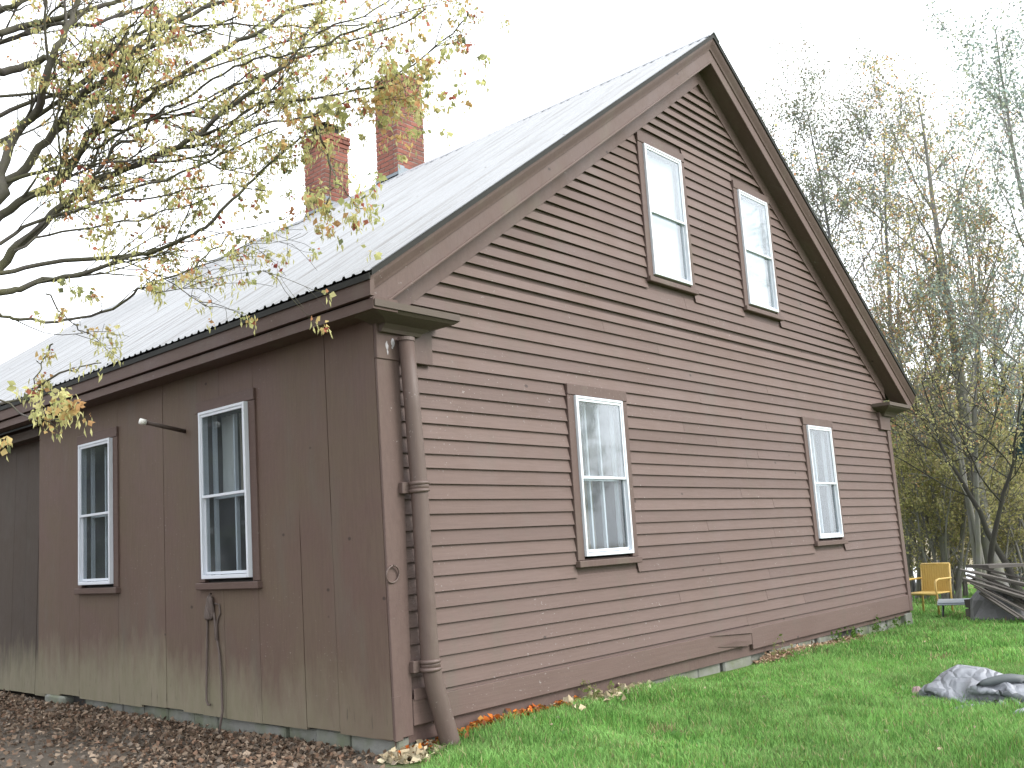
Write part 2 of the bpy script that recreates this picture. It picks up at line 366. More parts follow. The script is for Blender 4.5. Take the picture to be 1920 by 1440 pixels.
# --- gable wall: sheathing with openings, then each clapboard
gb = MB(); cuts = sorted({0., XR, W} | {q for w in holes(GW) for q in w[:2]})
for a, b in zip(cuts[:-1], cuts[1:]):
    m_ = (a+b)/2; hs_ = sorted([(w[2], w[3]) for w in holes(GW) if w[0] < m_ < w[1]])
    z = -.05
    for h0, h1 in hs_:
        gb.add([(a, 0, z), (b, 0, z), (b, 0, h0), (a, 0, h0)], [(0, 1, 2, 3)]); z = h1
    gb.add([(a, 0, z), (b, 0, z), (b, 0, roofz(b)-.12), (a, 0, roofz(a)-.12)], [(0, 1, 2, 3)])
gable = gb.build('gable_wall', m_trim, house)
EXPO = .1098; Z0 = .811 - 6*EXPO
random.seed(11)
def clap(x0, x1, z, jz=0., tilt=0.):
    """one tapered board; its top is cut by the rake frieze"""
    zt = z + EXPO + .018
    y0, y1 = -.0290, -.0190
    xs_ = [x0, x1]
    lim = lambda x, zz: min(zz, roofz(x)-.40)
    zb = [z+jz-tilt/2, z+jz+tilt/2]
    v = []
    for i, xx in enumerate(xs_):
        zz = zb[i]; top = max(zz+.004, lim(xx, zt+jz)); f = (top-zz)/(zt-z)
        yt = y0 + (-.005-y0)*f
        v += [(xx, y0, zz), (xx, y1, zz), (xx, min(-.0015, y1+.0165*f), top), (xx, yt, top)]
    mb = MB(); mb.add(v, [(0, 1, 2, 3), (7, 6, 5, 4), (0, 4, 5, 1), (1, 5, 6, 2), (2, 6, 7, 3), (3, 7, 4, 0)])
    return mb.build('clapboard', m_clap, gable)
k = 0
while True:
    z = Z0 + k*EXPO
    if z > RZ-.62: break
    half = (RZ-.47-z)/SLP
    xa, xb = max(.135, XR-half), min(W-.10, XR+half)
    if z > 2.55 and z < 2.84: xa, xb = max(xa, .452), min(xb, W-.36)
    segs = [(xa, xb)]
    for a, b, c, d in GW:
        a, b, c, d = a-CAS, b+CAS, c-.085, d+.105
        if z+EXPO*.8 > c and z+.01 < d:
            ns = []
            for s0, s1 in segs:
                if b <= s0 or a >= s1: ns.append((s0, s1)); continue
                if a-s0 > .02: ns.append((s0, a-.003))
                if s1-b > .02: ns.append((b+.003, s1))
            segs = ns
    for s0, s1 in segs:
        bs = [s0]
        if s1-s0 > 3.2 and random.random() < .75: bs.append(s0 + (s1-s0)*R(.25, .75))
        bs.append(s1)
        for a, b in zip(bs[:-1], bs[1:]):
            if b-a < .05: continue
            clap(a+.0018, b-.0018, z, R(-.003, .003), R(-.004, .004))
    k += 1
# skirt boards along the foot of the gable wall
def board(name, a, b, mat, par, bevel=.004, jit=.002):
    return MB().box(a, b, jit).build(name, mat, par, bevel=bevel)
board('skirt_board', (.135, -.045, .062), (4.86, -.002, .232), m_clap, gable)
board('skirt_board', (4.875, -.040, .008), (W-.08, -.002, .222), m_clap, gable)
board('board_patch', (.142, -.052, .225), (.42, -.046, .30), m_clap, gable)
sp_ = MB(); sp_.add([(4.02, -.048, .235), (4.86, -.052, .252), (4.84, -.062, .18), (4.3, -.06, .215), (4.02, -.046, .225), (4.86, -.046, .245), (4.84, -.048, .175), (4.3, -.046, .21)],
        [(0, 1, 2, 3), (7, 6, 5, 4), (0, 4, 5, 1), (1, 5, 6, 2), (2, 6, 7, 3), (3, 7, 4, 0)])
tag(sp_.build('split_board', m_trim, gable), 'split and lifted end of the skirt board')
sp_ = MB(); sp_.add([(4.15, -.050, .115), (4.72, -.064, .06), (4.80, -.066, .10), (4.5, -.06, .135), (4.15, -.046, .112), (4.72, -.048, .055), (4.8, -.048, .09), (4.5, -.046, .13)],
        [(0, 1, 2, 3), (7, 6, 5, 4), (0, 4, 5, 1), (1, 5, 6, 2), (2, 6, 7, 3), (3, 7, 4, 0)])
sp_.build('split_board', m_trim, gable)

# --- eave wall: sheathing, then each vertical plank
eb = MB(); cuts = sorted({.0, 5.64} | {q for w in holes(EW) for q in w[:2]})
for a, b in zip(cuts[:-1], cuts[1:]):
    m_ = (a+b)/2; hs_ = sorted([(w[2], w[3]) for w in holes(EW) if w[0] < m_ < w[1]]); z = .02
    for h0, h1 in hs_:
        eb.add([(0.004, a, z), (0.004, b, z), (0.004, b, h0), (0.004, a, h0)], [(3, 2, 1, 0)]); z = h1
    eb.add([(0.004, a, z), (0.004, b, z), (0.004, b, 2.9), (0.004, a, 2.9)], [(3, 2, 1, 0)])
eavew = eb.tf(lean).build('eave_wall', m_dark, house)
seams = [(-.0, .0), (.546, .0085), (.93, .0008), (1.50, .004), (2.0, .005), (2.36, .0008), (2.67, .002), (2.952, .008), (3.40, .001), (3.83, .003), (4.23, .001), (4.66, .0015), (5.12, .001), (5.64, 0)]
SG = dict(seams)
def seam_gap(p, z):
    if p == .93: return .0085 if z < 1.45 else .0008      # this crack opens only in the lower half
    if p == .546: return .0085 if z > 1.45 else .003
    return SG[p]
for (a, ga), (b, gb_) in zip(seams[:-1], seams[1:]):
    segs = [(0 + R(-.012, .012), 2.88)]
    for w0, w1, c, d in EW:
        lo, hi = w0-.02, w1+.02
        if b <= lo or a >= hi: continue
        # boards behind the casing stop at the opening
        segs = [(segs[0][0], c-.03), (d+.03, 2.88)] if (a >= lo-.3 and b <= hi+.3) else segs
    th = .024+R(-.0008, .0008)
    for z0, z1 in segs:
        mb = MB(); zs = [z0] + [q for q in (1.40, 1.62) if z0 < q < z1] + [z1]
        rings = []
        for q in zs:
            ya, yb = a+seam_gap(a, q)/2, b-seam_gap(b, q)/2; e = R(-.006, .006) if q == z0 else 0
            rings.append([(-th, ya, q+e), (-th, yb, q+e), (0., yb, q+e), (0., ya, q+e)])
        mb.loft(rings)
        if len(segs) > 1 or z1-z0 > 2.8:
            # leave the window opening free where a board only partly crosses it
            pass
        mb.tf(lean).build('plank', m_plank, eavew)

# --- corner boards
cb = MB().box((-.030, -.048, .005), (.128, -.0245, 2.56)); cb.v = [(x - (.06*max(0, z)/2.85 if x < .1 else .0), y, z) for x, y, z in cb.v]
cb.build('corner_board', m_trim, house, bevel=.004)
cb = MB().box((-.032, -.050, -.01), (.035, -.0245, .275)); cb.tf(lean).build('corner_patch', m_trim, house, bevel=.003)
cb = MB().box((-.031, -.024, .0), (-.0265, .135, 2.87)); cb.tf(lean).build('corner_board', m_plank, house)
cb = MB().box((-.088, -.058, 2.555), (.448, -.0255, 2.83)); cb.build('corner_capital', m_trim, house, bevel=.004)
MB().box((W-.10, -.045, .0), (W+.015, -.002, 2.56)).build('corner_board', m_trim, house, bevel=.004)
MB().box((W-.36, -.056, 2.545), (W+.018, -.002, 2.83)).build('corner_capital', m_trim, house, bevel=.004)
MB().box((W-.0, -.0, -.02), (W+.01, YL, 3.0)).build('far_eave_wall', m_trim, house)
MB().add([(0, YL-.05, -.1), (W, YL-.05, -.1), (W, YL-.05, roofz(W)-.05), (XR, YL-.05, RZ-.06), (0, YL-.05, roofz(0)-.05)], [(0, 1, 2, 3, 4)]).build('rear_gable_wall', m_trim, house)

# --- cornice returns
def cornice(x0, x1, mirror):
    lv = [(2.855, .0), (2.902, .0)]
    mb = MB()
    mb.box((x0, -.275, 2.858), (x1, -.002, 2.905))
    prof = [(.0, 2.856), (.02, 2.835), (.065, 2.815), (.115, 2.795), (.145, 2.765), (.155, 2.742), (.185, 2.741), (.19, 2.715)]
    rings = []
    for ins, z in prof:
        a = x0+min(ins*2.2, .205) if not mirror else x0+ins*1.55; b = x1-ins*1.55 if not mirror else x1-ins*1.25
        y = -.262+ins*1.1
        rings.append([(a, y, z), (b, y, z), (b, -.0025, z), (a, -.0025, z)])
    mb.loft(rings)
    return mb.build('cornice_return', m_return, house)
cornice(-.272, .535, False); cornice(W-.52, W+.30, True)

# --- eave: fascia, bed moulding, soffit
def strip(name, prof, y0, y1, mat, par, n=1):
    """a profile of (x,z) points swept along y"""
    mb = MB(); m_ = len(prof); ys = np.linspace(y0, y1, n+1)
    for y in ys: mb.v += [(x, y, z) for x, z in prof]
    for q in range(n):
        for i in range(m_): j = (i+1) % m_; mb.f.append((q*m_+i, q*m_+j, (q+1)*m_+j, (q+1)*m_+i))
    mb.f += [tuple(range(m_))[::-1], tuple(n*m_+i for i in range(m_))]
    return mb.build(name, mat, par)
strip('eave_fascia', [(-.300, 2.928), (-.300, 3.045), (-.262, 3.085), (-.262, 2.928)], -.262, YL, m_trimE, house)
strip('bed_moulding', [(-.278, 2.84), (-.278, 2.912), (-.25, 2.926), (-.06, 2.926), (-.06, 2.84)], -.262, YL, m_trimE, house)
strip('drip_edge', [(-.314, 3.035), (-.314, 3.078), (-.245, 3.118), (-.245, 3.10), (-.303, 3.06), (-.303, 3.035)], -.27, YL, m_dripedge, house)

# --- rakes: crown, fascia, bead, soffit, frieze - one profile swept up each slope
def rake(side):
    dn = [(-.268, .045), (-.268, .062), (-.262, .085), (-.248, .112), (-.228, .148), (-.219, .172), (-.207, .176), (-.207, .312), (-.213, .317), (-.215, .330), (-.211, .340), (-.190, .340), (-.190, .336), (-.002, .343), (-.002, .045)]
    x_e = -OVE+.02 if side < 0 else 2*XR+OVE-.02
    mb = MB(); n = len(dn)
    for xx in (x_e, XR):
        for y, d in dn:
            if xx != XR:
                hx = (RZ-d-2.906)/SLP; q = max(x_e, XR-hx) if side < 0 else min(x_e, XR+hx)
            else: q = XR
            mb.v.append((q, y, roofz(q)-d))
    for i in range(n): j = (i+1) % n; mb.f.append((i, j, n+j, n+i))
    mb.f += [tuple(range(n))[::-1], tuple(n+i for i in range(n))]
    mb.build('rake_cornice', m_trim, house)
    fz = MB(); xf = .0 if side < 0 else W
    v = []
    for y in (-.034, -.002):
        v += [(xf, y, roofz(xf)-.525), (XR, y, RZ-.525), (XR, y, RZ-.345), (xf, y, roofz(xf)-.345)]
    fz.add(v, [(0, 1, 2, 3), (7, 6, 5, 4), (0, 4, 5, 1), (1, 5, 6, 2), (2, 6, 7, 3), (3, 7, 4, 0)])
    fz.build('rake_frieze', m_trim, house)
    ed = MB(); v = []
    for xx in (x_e, XR):
        z = roofz(xx)
        v += [(xx, -.284, z-.052), (xx, -.266, z-.052), (xx, -.266, z-.004), (xx, -.284, z-.004)]
    ed.add(v, [(0, 1, 2, 3), (7, 6, 5, 4), (0, 4, 5, 1), (1, 5, 6, 2), (2, 6, 7, 3), (3, 7, 4, 0)])
    ed.build('rake_drip_edge', m_dripedge, house)
rake(-1); rake(1)

# --- roof: each corrugated sheet is an object
roof = MB().add([(-OVE+.03, -.25, HE-.03), (XR, -.25, RZ-.05), (XR, YL, RZ-.05), (-OVE+.03, YL, HE-.03), (2*XR+OVE-.03, -.25, HE-.03), (2*XR+OVE-.03, YL, HE-.03)],
    [(0, 1, 2, 3), (1, 4, 5, 2)]).build('roof', m_dark, house)
SW = .96; RIB = SW/9
def sheet(side):
    ys = []
    for i in range(9):
        b = i*RIB; hh = .020 if i % 3 == 2 else .013; ys += [(b, 0), (b+.050, .0), (b+.064, hh), (b+.082, hh), (b+.096, .0)]
    ys.append((SW+.03, .0))
    mb = MB(); n = len(ys); x0 = -OVE if side < 0 else 2*XR+OVE
    for xx in (x0, XR):
        for y, h in ys: mb.v.append((xx, y, roofz(xx)+h-.004))
    for i in range(n-1): mb.f.append((i, i+1, n+i+1, n+i))
    for xx in (x0, XR):
        for y, h in ys: mb.v.append((xx, y, roofz(xx)+h-.0055))
    o2 = 2*n
    for i in range(n-1): mb.f.append((i, o2+i, o2+i+1, i+1))
    for i in range(n-1): mb.f.append((o2+i, o2+n+i, o2+n+i+1, o2+i+1))
    return mb
random.seed(5)
for side in (-1, 1):
    base = None; yy = -.29
    kk = 0
    while yy < YL-.1:
        if base is None: o = base = sheet(side).build('roof_sheet', m_roof, roof)
        else: o = base.copy(); COL.objects.link(o)
        o.location = (R(-.008, .008), yy, .0022*(kk % 2)+R(0, .0008)); yy += SW; kk += 1
MB().add([(XR-.11, -.295, RZ-.062), (XR, -.295, RZ+.028), (XR+.11, -.295, RZ-.062), (XR-.11, YL, RZ-.062), (XR, YL, RZ+.028), (XR+.11, YL, RZ-.062),
          (XR-.11, -.295, RZ-.075), (XR, -.295, RZ+.015), (XR+.11, -.295, RZ-.075), (XR-.11, YL, RZ-.075), (XR, YL, RZ+.015), (XR+.11, YL, RZ-.075)],
         [(0, 1, 4, 3), (1, 2, 5, 4), (6, 9, 10, 7), (7, 10, 11, 8), (0, 3, 9, 6), (2, 8, 11, 5), (0, 6, 7, 1), (1, 7, 8, 2)]).build('ridge_cap', m_ridge, roof)
random.seed(3)
for i in range(9):
    y = .6+i*.62+R(-.1, .1); x = XR-R(.15, .5)
# --- chimneys: mortar core with each brick of the two seen faces
def chimney(x0, x1, y0, y1, zb, zt, corbel, seed):
    random.seed(seed)
    core = MB().box((x0+.008, y0+.008, zb), (x1-.008, y1-.008, zt-.01)).build('chimney', m_mort, house)
    BH = .066; z = zb; row = 0; rest = MB()
    while z + BH < zt+.001:
        e = .0
        if corbel and zt - z < .30: e = .035 if zt-z < .21 else .018
        if corbel and zt - z < .075: e = .02
        X0, X1, Y0, Y1 = x0-e, x1+e, y0-e, y1+e
        off = .0 if row % 2 else .105
        def run(a, b, first):
            ps = []; p = a
            w = first
            while p < b-.02: q = min(b, p+w); q = b if b-q < .05 else q; ps.append((p, q)); p = q; w = .205
            return ps
        for p, q in run(X0, X1, .205-off if off else .205):
            j = R(-.003, .004)
            MB().box((p+.005, Y0-j, z+.005), (q-.005, Y0+.09, z+BH), .0015).build('brick', m_brick, core)
        for p, q in run(Y0+(.0 if 0 else .095), Y1, .11+off):
            j = R(-.003, .004)
            MB().box((X0-j, p+.005, z+.005), (X0+.09, q-.005, z+BH), .0015).build('brick', m_brick, core)
        rest.box((X1-.09, Y0+.1, z+.005), (X1, Y1, z+BH)); rest.box((X0+.1, Y1-.09, z+.005), (X1-.1, Y1, z+BH))
        z += BH + .010; row += 1
    rest.build('rear_brickwork', m_brick, core)['kind'] = 'stuff'
    # stepped lead flashing at the foot
    fl = MB()
    fl.box((x0-.016, y0-.014, RZ-.30), (x0-.008, y1+.01, RZ+.085))
    nst = 5
    for i in range(nst):
        a = x0-.016+(x1-x0+.03)*i/nst; b = a+(x1-x0+.03)/nst+.01
        fl.box((a, y0-.018-.002*(i % 2), RZ-.75), (b, y0-.008, RZ+.22-.035*i+R(-.03, .03)))
    fl.add([(x0-.02, y0-.03, RZ+.05), (x0-.09, y0-.05, RZ-.005), (x0-.09, y1+.03, RZ-.005), (x0-.02, y1+.03, RZ+.05)], [(0, 1, 2, 3)])
    fl.build('flashing', m_lead, core)
    # open flue: dark cap stones
    if corbel:
        MB().box((x0+.10, y0+.10, zt-.02), (x1-.10, y1-.10, zt+.16), .012).build('flue', m_dripedge, core)
        MB().box((x0+.04, y0+.04, zt+.16), (x1-.02, y1-.02, zt+.20), .02).build('flue_cap', m_dripedge, core)
    else:
        MB().box((x0+.12, y0+.12, zt-.02), (x1-.12, y1-.12, zt+.05)).build('flue', m_dripedge, core)
    return core
tag(chimney(4.925, 5.50, 5.20, 5.70, 6.30, 8.66, False, 21), 'taller red brick chimney nearer the gable')
tag(chimney(4.925, 5.43, 7.02, 7.58, 6.40, 8.30, True, 22), 'shorter brick chimney with corbelled top, behind the branches')

# --- windows
def window(org, u0, u1, z0, z1, kind, label=None):
    if org == 'g': T = lambda p: (p[0], -p[1], p[2])
    else: T = lambda p: lean((-p[1], p[0], p[2]))
    def bx(name, a, b, mat, par, bevel=0, jit=0):
        mb = MB().box(a, b, jit).tf(T)
        if org == 'e': mb.f = [f[::-1] for f in mb.f]
        mb.f = [f[::-1] for f in mb.f]
        return mb.build(name, mat, par, bevel=bevel)
    d0 = .024 if org == 'g' else .027
    hd = .10
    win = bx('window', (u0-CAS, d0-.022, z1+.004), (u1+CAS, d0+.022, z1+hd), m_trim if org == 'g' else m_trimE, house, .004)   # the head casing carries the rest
    if label: win['label'] = label
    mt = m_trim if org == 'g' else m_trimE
    for a, b in ((u0-CAS, u0-.004), (u1+.004, u1+CAS)): bx('casing', (a, d0-.022, z0-.03), (b, d0+.016, z1+.0035), mt, win, .004)
    bx('sill', (u0-CAS-.015, d0-.024, z0-.088), (u1+CAS+.015, d0+.045, z0-.032), mt, win, .006)
    # white storm frame
    fw = .024; fd = d0+(.038 if org == 'g' else .052); fo = fd-d0-.034
    for a, b in ((u0, u0+fw), (u1-fw, u1)): bx('storm_frame', (a, .0, z0), (b, fd, z1), m_white, win, .003)
    bx('storm_frame', (u0+fw, .0, z1-fw), (u1-fw, fd-.001, z1), m_white, win, .003)
    bx('storm_frame', (u0+fw, .0, z0), (u1-fw, fd+.004, z0+.03), m_white, win, .003)
    zm = z0 + (z1-z0)*.485
    a, b = u0+fw+.001, u1-fw-.001
    sw = .017
    def sash(name, zz0, zz1, w0, w1):
        s = bx(name, (a, w0, zz0), (b, w1, zz0+sw+.006), m_white, win, .002)
        bx('rail', (a, w0, zz1-sw-.006), (b, w1, zz1), m_white, s, .002)
        for p, q in ((a, a+sw), (b-sw, b)): bx('stile', (p, w0+.001, zz0+sw+.006), (q, w1-.001, zz1-sw-.006), m_white, s)
        wm = (w0+w1)/2
        bx('pane', (a+sw-.004, wm-.0015, zz0+sw), (b-sw+.004, wm+.0015, zz1-sw), m_glass if kind == 'shade' or (kind == 'two' and name == 'upper_sash') else m_glassc, s)
        return s
    sash('upper_sash', zm-.012, z1-fw, d0+.008+fo, d0+.026+fo)
    sash('lower_sash', z0+.034, zm+.012, d0-.016+fo, d0+.004+fo)
    # timber sash with muntins inside
    w0, w1 = -.075, -.045
    for p in ((.35, .65) if kind in ('two',) else (.5,)):
        u = a+(b-a)*p
        bx('muntin', (u-.011, w0, z0+.05), (u+.011, w1, z1-.05), m_white, win)
    for p, q in ((a-.01, a+.022), (b-.022, b+.01)): bx('inner_stile', (p, w0, z0+.02), (q, w1, z1-.02), m_white, win)
    bx('inner_rail', (a, w0-.004, zm-.02), (b, w1+.004, zm+.025), m_white, win)
    # the dark room behind
    ib = MB(); D = -.85; U0, U1, ZZ0, ZZ1 = u0-.02, u1+.02, z0-.02, z1+.02
    e = .45 if org == 'g' else .3
    vv = [(U0, -.001, ZZ0), (U1, -.001, ZZ0), (U1, -.001, ZZ1), (U0, -.001, ZZ1), (U0-e, D, ZZ0-.3), (U1+e, D, ZZ0-.3), (U1+e, D, ZZ1+.3), (U0-e, D, ZZ1+.3)]
    ib.add(vv, [(4, 5, 6, 7), (0, 1, 5, 4), (1, 2, 6, 5), (2, 3, 7, 6), (3, 0, 4, 7)]); ib.tf(T).build('room', m_room, win)
    def drape(ua, ub, za, zb_, mat, depth=-.12, n=22, amp=.012, gather=0.):
        cm = MB(); rows = 8
        for j in range(rows+1):
            f = j/rows; zz = zb_+(za-zb_)*f
            for i in range(n+1):
                g = i/n; uu = ua+(ub-ua)*g
                uu = uu*(1-gather*f)+ (ua if gather > 0 else ub)*abs(gather)*f
                cm.v.append((uu, depth+amp*math.sin(g*n*1.9+.5*math.sin(3*f)), zz))
        for j in range(rows):
            for i in range(n): q = j*(n+1)+i; cm.f.append((q, q+1, q+n+2, q+n+1))
        return cm.tf(T).build('curtain', mat, win, smooth=True)
    if kind == 'shade':
        bx('window_shade', (a+.03, -.035, z0+.05), (b-.03, -.033, z1-.05), m_shade, win)
    if kind == 'curtain':
        drape(a+.03, a+(b-a)*.72, z0+.05, zm, m_curtain, -.10, 18, .012, .12)
        drape(a+.02, b-.02, zm+.1, z1-.04, m_drape, -.16, 20, .012)
    if kind == 'side':
        drape(a+(b-a)*.62, b, zm, z1-.03, m_curtain, -.13, 12, .014)
        drape(a+(b-a)*.3, a+(b-a)*.62, zm+.02, z1-.03, m_drape, -.15, 12, .014)
    if kind == 'two':
        drape(a+(b-a)*.62, a+(b-a)*.92, z0+.05, zm+.05, m_drape, -.30, 12, .02)
    return win
window('g', *GW[0], 'two', 'lower gable window nearer the drainpipe, trees reflected in its upper pane')
window('g', *GW[1], 'curtain', 'lower gable window at the far end with a white curtain')
window('g', *GW[2], 'shade', 'upper gable window on the left with bright white panes')
window('g', *GW[3], 'shade', 'upper gable window on the right with bright white panes')
window('e', *EW[0], 'side', 'eave wall window nearer the corner with a pale curtain')
window('e', *EW[1], 'plain', 'eave wall window farther from the corner, dark inside')

# --- drainpipe with collars
dp = [(.130, -.125, 2.70), (.165, -.125, 2.2), (.196, -.125, 1.66), (.214, -.125, 1.0), (.232, -.125, .46), (.262, -.13, .30), (.36, -.15, -.07), (.39, -.155, -.2)]
pipe = MB().tube(dp, [.056, .058, .061, .063, .065, .067, .069, .069], 20).build('drainpipe', m_pipe, house, smooth=True)
MB().tube([(.129, -.125, 2.685), (.130, -.125, 2.71)], .062, 20).build('pipe_rim', m_rusty, pipe)
for z, x in ((1.66, .196), (.455, .233)):
    for dz in (-.032, .02): MB().tube([(x+.001, -.125, z+dz-.012), (x, -.125, z+dz), (x, -.125, z+dz+.012)], [.071, .078, .071], 20).build('collar', m_rusty, pipe, smooth=True)
    MB().tube([(x, -.125, z-.03), (x, -.125, z+.03)], .069, 20).build('collar', m_rusty, pipe, smooth=True)
    MB().box((x-.12, -.09, z-.05), (x-.02, -.045, z+.03)).build('pipe_bracket', m_rusty, pipe, bevel=.005)
# old bird droppings / bare putty on the capital
random.seed(2)
m_scar = simple('bare_white_scar', (.40, .38, .40), .8)
for cx_, cz_, w_, h_ in ((.005, 2.655, .012, .03), (.01, 2.61, .008, .02), (.062, 2.68, .015, .028), (.055, 2.645, .007, .012)):
    pts = [(cx_+w_*math.cos(a)*R(.6, 1.3), -.0592, cz_+h_*math.sin(a)*R(.6, 1.3)) for a in np.linspace(0, 2*math.pi, 9, endpoint=False)]
    MB().add(pts+[(x, -.0575, z) for x, _, z in pts], [tuple(range(9))]+[(i, 9+i, 9+(i+1) % 9, (i+1) % 9) for i in range(9)]).build('paint_scar', m_scar, house)
# --- iron ring and staple on the corner board
rg = MB(); ringp = [(-.018+.056*math.cos(a), -.062-.008*math.sin(a), 1.07+.056*math.sin(a)) for a in np.linspace(0, 2*math.pi, 25)]
rg.tube(ringp, .0065, 8, False); ring = rg.build('hitching_ring', m_rusty, house, smooth=True)
MB().tube([(-.018+.01, -.046, 1.126), (-.018+.012, -.075, 1.128), (-.018-.002, -.078, 1.128), (-.018-.004, -.046, 1.126)], .005, 6).build('staple', m_iron, ring)

# --- pipe stub sticking out of the eave wall
st = MB().tube([(-.02, 2.56, 2.365), (-.39, 2.565, 2.425)], .0185, 12).tf(lean).build('vent_stub', m_iron, house, smooth=True)
MB().tube([(-.385, 2.565, 2.424), (-.432, 2.566, 2.432)], .026, 12).tf(lean).build('stub_cap', m_stub, st, smooth=True)

# --- foundation: concrete blocks under the eave wall, rough stones under the gable
fd = MB().box((.06, .06, -.6), (W-.05, 5.5, .02)).build('foundation', m_dark, house)
random.seed(8)
y = -.02
for ln in (.52, .40, .36, .42, .55, .38, .44, .42, .40, .30, .46):
    MB().box((.022+R(-.012, .02), y+.006, -.34), (.12, y+ln-.006, -.008+R(-.02, .0)), .006).build('foundation_block', m_found, fd, bevel=.008); y += ln
tag(MB().box((-.05, 4.98, -.3), (.2, 5.42, -.03), .03).build('foundation_block', m_found, fd, bevel=.02), 'pale block below the end of the eave wall')
x = .14
while x < W-.1:
    ln = R(.35, .8)
    d = R(.0, .05)
    MB().box((x, d, -.5), (min(W, x+ln-R(.012, .05)), .2, (.05 if x < 4.6 else -.005)+R(-.03, .0)), .022).build('foundation_stone', m_found, fd, bevel=.018); x += ln
MB().box((W-.22, -.02, -.5), (W+.01, .2, -.03), .008).build('foundation_block', m_found, fd, bevel=.01)
# --- low wing continuing the eave wall to the left
wing = MB().box((.09, 5.66, -.02), (.5, YL, 2.70)).build('wing', m_dark, house)
random.seed(9); y = 5.655
while y < 11:
    w_ = R(.24, .36); MB().box((.065+R(-.003, .003), y+.002, -.05+R(-.02, .01)), (.089, y+w_-.002, 2.74)).build('plank', m_wing, wing); y += w_
MB().box((.0, 5.60, .0), (.034, 5.70, 2.80)).tf(lean).build('corner_board', m_plank, wing)
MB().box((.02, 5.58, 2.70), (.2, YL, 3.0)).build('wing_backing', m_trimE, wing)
MB().box((-.09, 5.66, 2.70), (.019, YL, 2.80)).build('wing_fascia', m_wing, wing, bevel=.004)
MB().add([(-.16, 5.5, 2.812), (.2, 5.5, 2.93), (.2, YL, 2.93), (-.16, YL, 2.812), (-.16, 5.5, 2.832), (.2, 5.5, 2.95), (.2, YL, 2.95), (-.16, YL, 2.832)],
    [(3, 2, 1, 0), (4, 5, 6, 7), (0, 1, 5, 4), (1, 2, 6, 5), (2, 3, 7, 6), (3, 0, 4, 7)]).build('wing_roof_edge', m_edge, wing)

# ------------------------------------------------------------------ cord hanging under the eave window
cordr = empty('hanging_cord', (-.05, 2.19, .91), 0, 'brown knotted cord hanging from a hook under the eave wall window', 'cord')
def P(y, z, x=0.): return (x, y-2.19, z-.91)
MB().tube([(.03, 0, .055), (-.01, 0, .06), (-.02, 0, .03), (-.005, 0, .015)], .006, 6).build('hook', m_iron, cordr)
kn = MB()
for i in range(7):
    a = i*.9; kn.tube([P(2.19+.045*math.cos(a+b)*(1-.08*i), .855+.085*math.sin(b+.2*i), -.012+.012*math.sin(2*b+i)) for b in np.linspace(0, 6.28, 14)], .015, 6, False)
kn.build('knot', m_cord, cordr, smooth=True)
MB().tube([P(2.20, .92), P(2.225, .86), P(2.245, .80), P(2.252, .5), P(2.262, .22), P(2.262, .12), P(2.24, .085), P(2.205, .088)], .0085, 7).build('cord_end', m_cord, cordr, smooth=True)
MB().tube([P(2.16, .88), P(2.12, .72), P(2.095, .60), P(2.065, .5), P(2.035, .3), P(2.02, .05), P(2.00, -.13, -.05)], .0095, 7).build('cord_end', m_cord, cordr, smooth=True)
MB().tube([P(2.15, .87), P(2.13, .70), P(2.12, .60), P(2.09, .59), P(2.10, .72), P(2.07, .79), P(2.05, .80), P(2.06, .88), P(2.13, .89)], .0075, 7).build('cord_loop', m_cord, cordr, smooth=True)

# ------------------------------------------------------------------ yard furniture
def chair():
    gx, gy = 11.55, .38
    o = empty('lawn_chair', (gx, gy, float(gz(gx, gy))), -.22, 'yellow lawn chair with a woven back beyond the far house corner', 'chair')
    w = .25
    # frame faces -x locally: x forward is negative
    for s in (-1, 1):
        MB().tube([(-.22, s*w, 0), (-.22, s*w, .52), (-.19, s*w, .565), (-.12, s*w, .58), (.20, s*w, .58), (.24, s*w, .58)], .016, 8).build('arm', m_yellow, o, smooth=True)
        MB().tube([(.16, s*w, .0), (.20, s*(w-.01), .40), (.262, s*(w-.01), .80)], .016, 8).build('leg', m_yellow, o, smooth=True)
    MB().tube([(.262, -w+.01, .80), (.262, w-.01, .80)], .018, 8).build('top_rail', m_yellow, o, smooth=True)
    back = MB().box((-.006, -w+.02, .0), (.006, w-.02, .44)).tf(lambda p: (p[0]+.205+.12*p[2], p[1], p[2]+.36)).build('backrest', m_yellow, o)
    for i in range(12):
        yy = -w+.03+i*.0405
        MB().box((-.014, yy, .01), (-.007, yy+.028, .43)).tf(lambda p: (p[0]+.205+.12*p[2], p[1], p[2]+.36)).build('strap', m_yellow, back)
    seat = MB().box((-.24, -w+.012, .355), (.20, w-.012, .375)).build('seat', m_yellow, o, bevel=.005)
    MB().tube([(-.245, -w+.01, .36), (-.245, w-.01, .36)], .022, 8).build('seat_rail', m_yellow, o, smooth=True)
    return o
chair()
gx, gy = 10.86, -.21
tb = empty('low_table', (gx, gy, float(gz(gx, gy))), math.radians(18), 'low grey metal table with black legs beside the yellow chair', 'table')
MB().box((-.36, -.24, .245), (.36, .24, .268)).build('table_top', m_tablemetal, tb, bevel=.006)
MB().box((-.37, -.25, .225), (.37, .25, .244)).build('table_rim', m_tablemetal, tb, bevel=.006)
for sx in (-1, 1):
    for sy in (-1, 1): MB().tube([(sx*.22, sy*.17, .23), (sx*.30, sy*.20, .0)], .014, 8).build('leg', m_blackmetal, tb, smooth=True)

